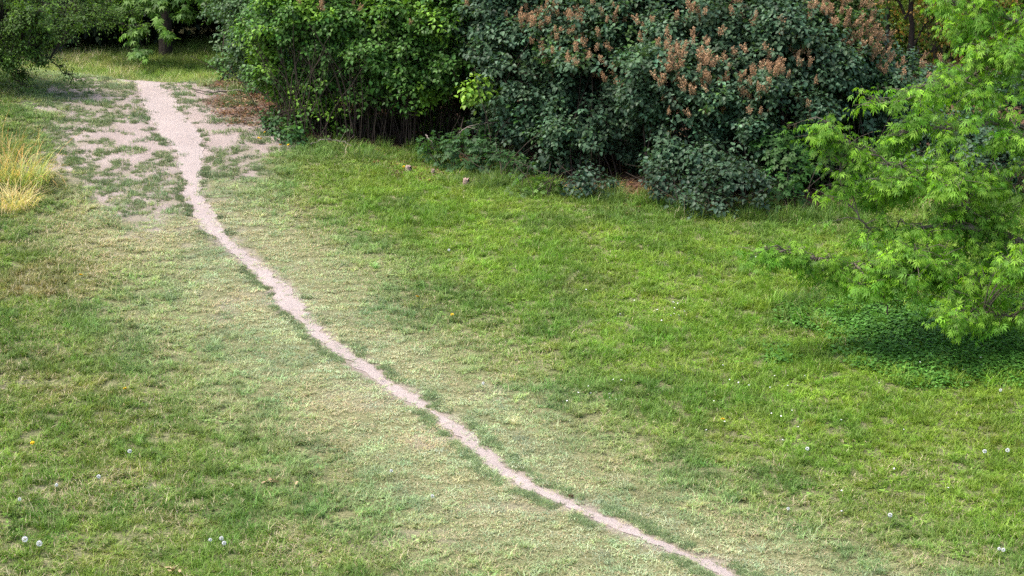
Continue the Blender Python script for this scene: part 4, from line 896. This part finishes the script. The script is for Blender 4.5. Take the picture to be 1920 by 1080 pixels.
for (px_, py_, lb) in [(152, 527, 'yellow dandelion alone in the brownish grass left of the path'), (235, 742, 'yellow dandelion in the grass of the lower left, right of the other lone one'), (62, 845, 'yellow dandelion near the left edge, lower part of the meadow'), (783, 568, 'yellow dandelion right of the path bend'), (848, 602, 'yellow dandelion farther right of the path, in bright grass'),
        (485, 268, 'yellow dandelion below the dirt patch, left of a close pair'), (490, 269, 'yellow dandelion in a close pair beside the shrubs'), (497, 257, 'highest yellow dandelion beside the dirt patch'), (541, 281, 'yellow dandelion just below the low bush left of the stems'), (526, 281, 'faint yellow dandelion between the pair and the bare twig'), (767, 283, 'yellow flower at the foot of the dark hollow'), (757, 322, 'yellow flower on the lawn edge below the hollow'), (1355, 800, 'small yellow dandelion in the bright lawn, lower right')]:
    flower('dandelion', lb, 'flower', DG, px_, py_, FY, 'flower_head', S1, .085, 1.25)
CG = 'white dandelion clocks in the meadow'
for (px_, py_, lb) in [(38, 957, 'fluffy dandelion clock by the left edge near the bottom'), (75, 1041, 'largest fluffy dandelion clock, bottom left'), (48, 1033, 'small dandelion clock beside the largest one'), (395, 1034, 'see-through dandelion clock, left of a trio near the bottom'), (416, 1031, 'bright dandelion clock, top of a trio near the bottom'), (421, 1040, 'small dandelion clock, lower right of a trio near the bottom'),
        (107, 930, 'faint white seed head in the grass at lower left'), (186, 914, 'small white seed head near the bare spots at lower left'), (811, 951, 'white seed head alone left of the lower path'), (734, 903, 'pale seed head in pale grass left of the lower path'), (1513, 861, 'dandelion clock alone in the lawn, right of the path'), (1477, 975, 'dandelion clock low in the lawn right of the path end'), (1668, 987, 'pale dandelion clock in the lower right lawn'), (1872, 1051, 'left of two dandelion clocks in the bottom right corner'), (1880, 1053, 'right of two dandelion clocks in the bottom right corner'),
        (1875, 750, 'dandelion clock near the right edge below the ground cover'), (1888, 864, 'dandelion clock near the right edge in yellowish grass'), (842, 484, 'white seed head in the upper meadow, right of the path'), (1541, 522, 'white seed head beside the lowest maple branch tips'), (906, 737, 'white seed head just right of the middle path'), (1845, 866, 'faint clock left of the right edge one in yellowish grass'), (244, 866, 'tiny white seed head above the bare spots'), (1418, 497, 'white seed head left of the maple branch tip')]:
    flower('dandelion_clock', lb, 'seed head', CG, px_, py_, FC, 'seed_head', S2, .12, 1.0 if 'largest' in lb else .55+.25*RNG.random())
# daisies scattered (nothing tells them apart)
dl = 'tiny white daisy among several in the bright lawn right of the path'
cs_ = [(1125, 745, 60, 22, 12), (1160, 575, 120, 18, 10), (1250, 600, 90, 20, 12), (1450, 710, 110, 26, 10), (1780, 690, 80, 30, 12), (1500, 800, 220, 60, 14), (640, 640, 60, 90, 0), (1700, 950, 150, 60, 6)]
for cx, cy, wx, wy, cnt in cs_:
    for _ in range(cnt): flower('daisy', dl, 'flower', 'tiny daisies in the bright lawn', cx+RNG.normal(0, wx*.5), cy+RNG.normal(0, wy*.5), FD, 'petals', S3, .08, .9)
# dry curled leaves on the lawn, a brown cone on the path
def curled(name, label, px, py, n, size, rad, m='dry', cat='dry leaves', h=.05):
    g_ = at_ground(px, py); L = Leaves(); a = RNG.random(n)*6.28
    p = np.column_stack([rad*RNG.normal(size=n), rad*.6*RNG.normal(size=n), h*(.5+.7*RNG.random(n))]); d = np.column_stack([np.cos(a), np.sin(a), RNG.normal(.1, .3, n)])
    tm = T([(0, 0, 0), (-.22, .3, .16), (-.16, .7, .2), (0, 1, .28), (.16, .7, .2), (.22, .3, .16), (0, .5, .02)], [(0, 6, 2, 1), (6, 3, 3, 2), (0, 5, 4, 6), (6, 4, 3, 3)])
    tm = (tm[0], np.array([(0, 6, 2, 1), (0, 5, 4, 6), (2, 6, 4, 3)])); L.add(p, d, np.array([[0, 0, 1.]])+RNG.normal(0, .5, (n, 3)), size*(.6+.7*RNG.random(n)), tm, np.ones((n, 3)))
    return tag(link(name, mesh_np(name, np.concatenate(L.V)+g_[None], np.concatenate(L.Q), 4, M[m])), label, cat)
curled('dry_leaves', 'curled pale dead leaves in a small heap on the lower left lawn', 512, 908, 9, .07, .045)
curled('dry_leaves', 'smaller pair of pale dead leaves right of the curled heap', 553, 911, 3, .06, .02)
curled('dry_leaves', 'pale dead leaves at the very bottom edge of the meadow', 325, 1075, 7, .08, .05)
curled('dry_stalk', 'pinkish dry stalk standing in the lower left grass', 250, 957, 1, .06, .005, cat='dry stalk')
tb = at_ground(1070, 931); o = empty('pine_cone', tb, 'small dark brown cone lying on the right edge of the lower path', 'cone')
L = Leaves(); n = 60; a = np.arange(n)*2.4; t = np.arange(n)/n; rr = .026*np.sin(np.pi*(.12+.85*t)); p = np.column_stack([.07*t-.03, rr*np.cos(a)*.6, .012+rr*np.sin(a)*.6])
dd = np.column_stack([np.full(n, .5), np.cos(a), np.sin(a)]); L.add(p, dd, np.tile([[1., 0, 0]], (n, 1)), .022, T_SIMPLE, np.ones((n, 3))); link('scales', mesh_np('scales', np.concatenate(L.V), np.concatenate(L.Q), 4, M['cone']), o); o.scale = (.75, .75, .75)
st = Sticks(6); st.tube(np.array([[-.03, 0, .012], [.04, 0, .012]]), [.012, .006], k=6); st.build('core', M['cone'], o)
print('done')
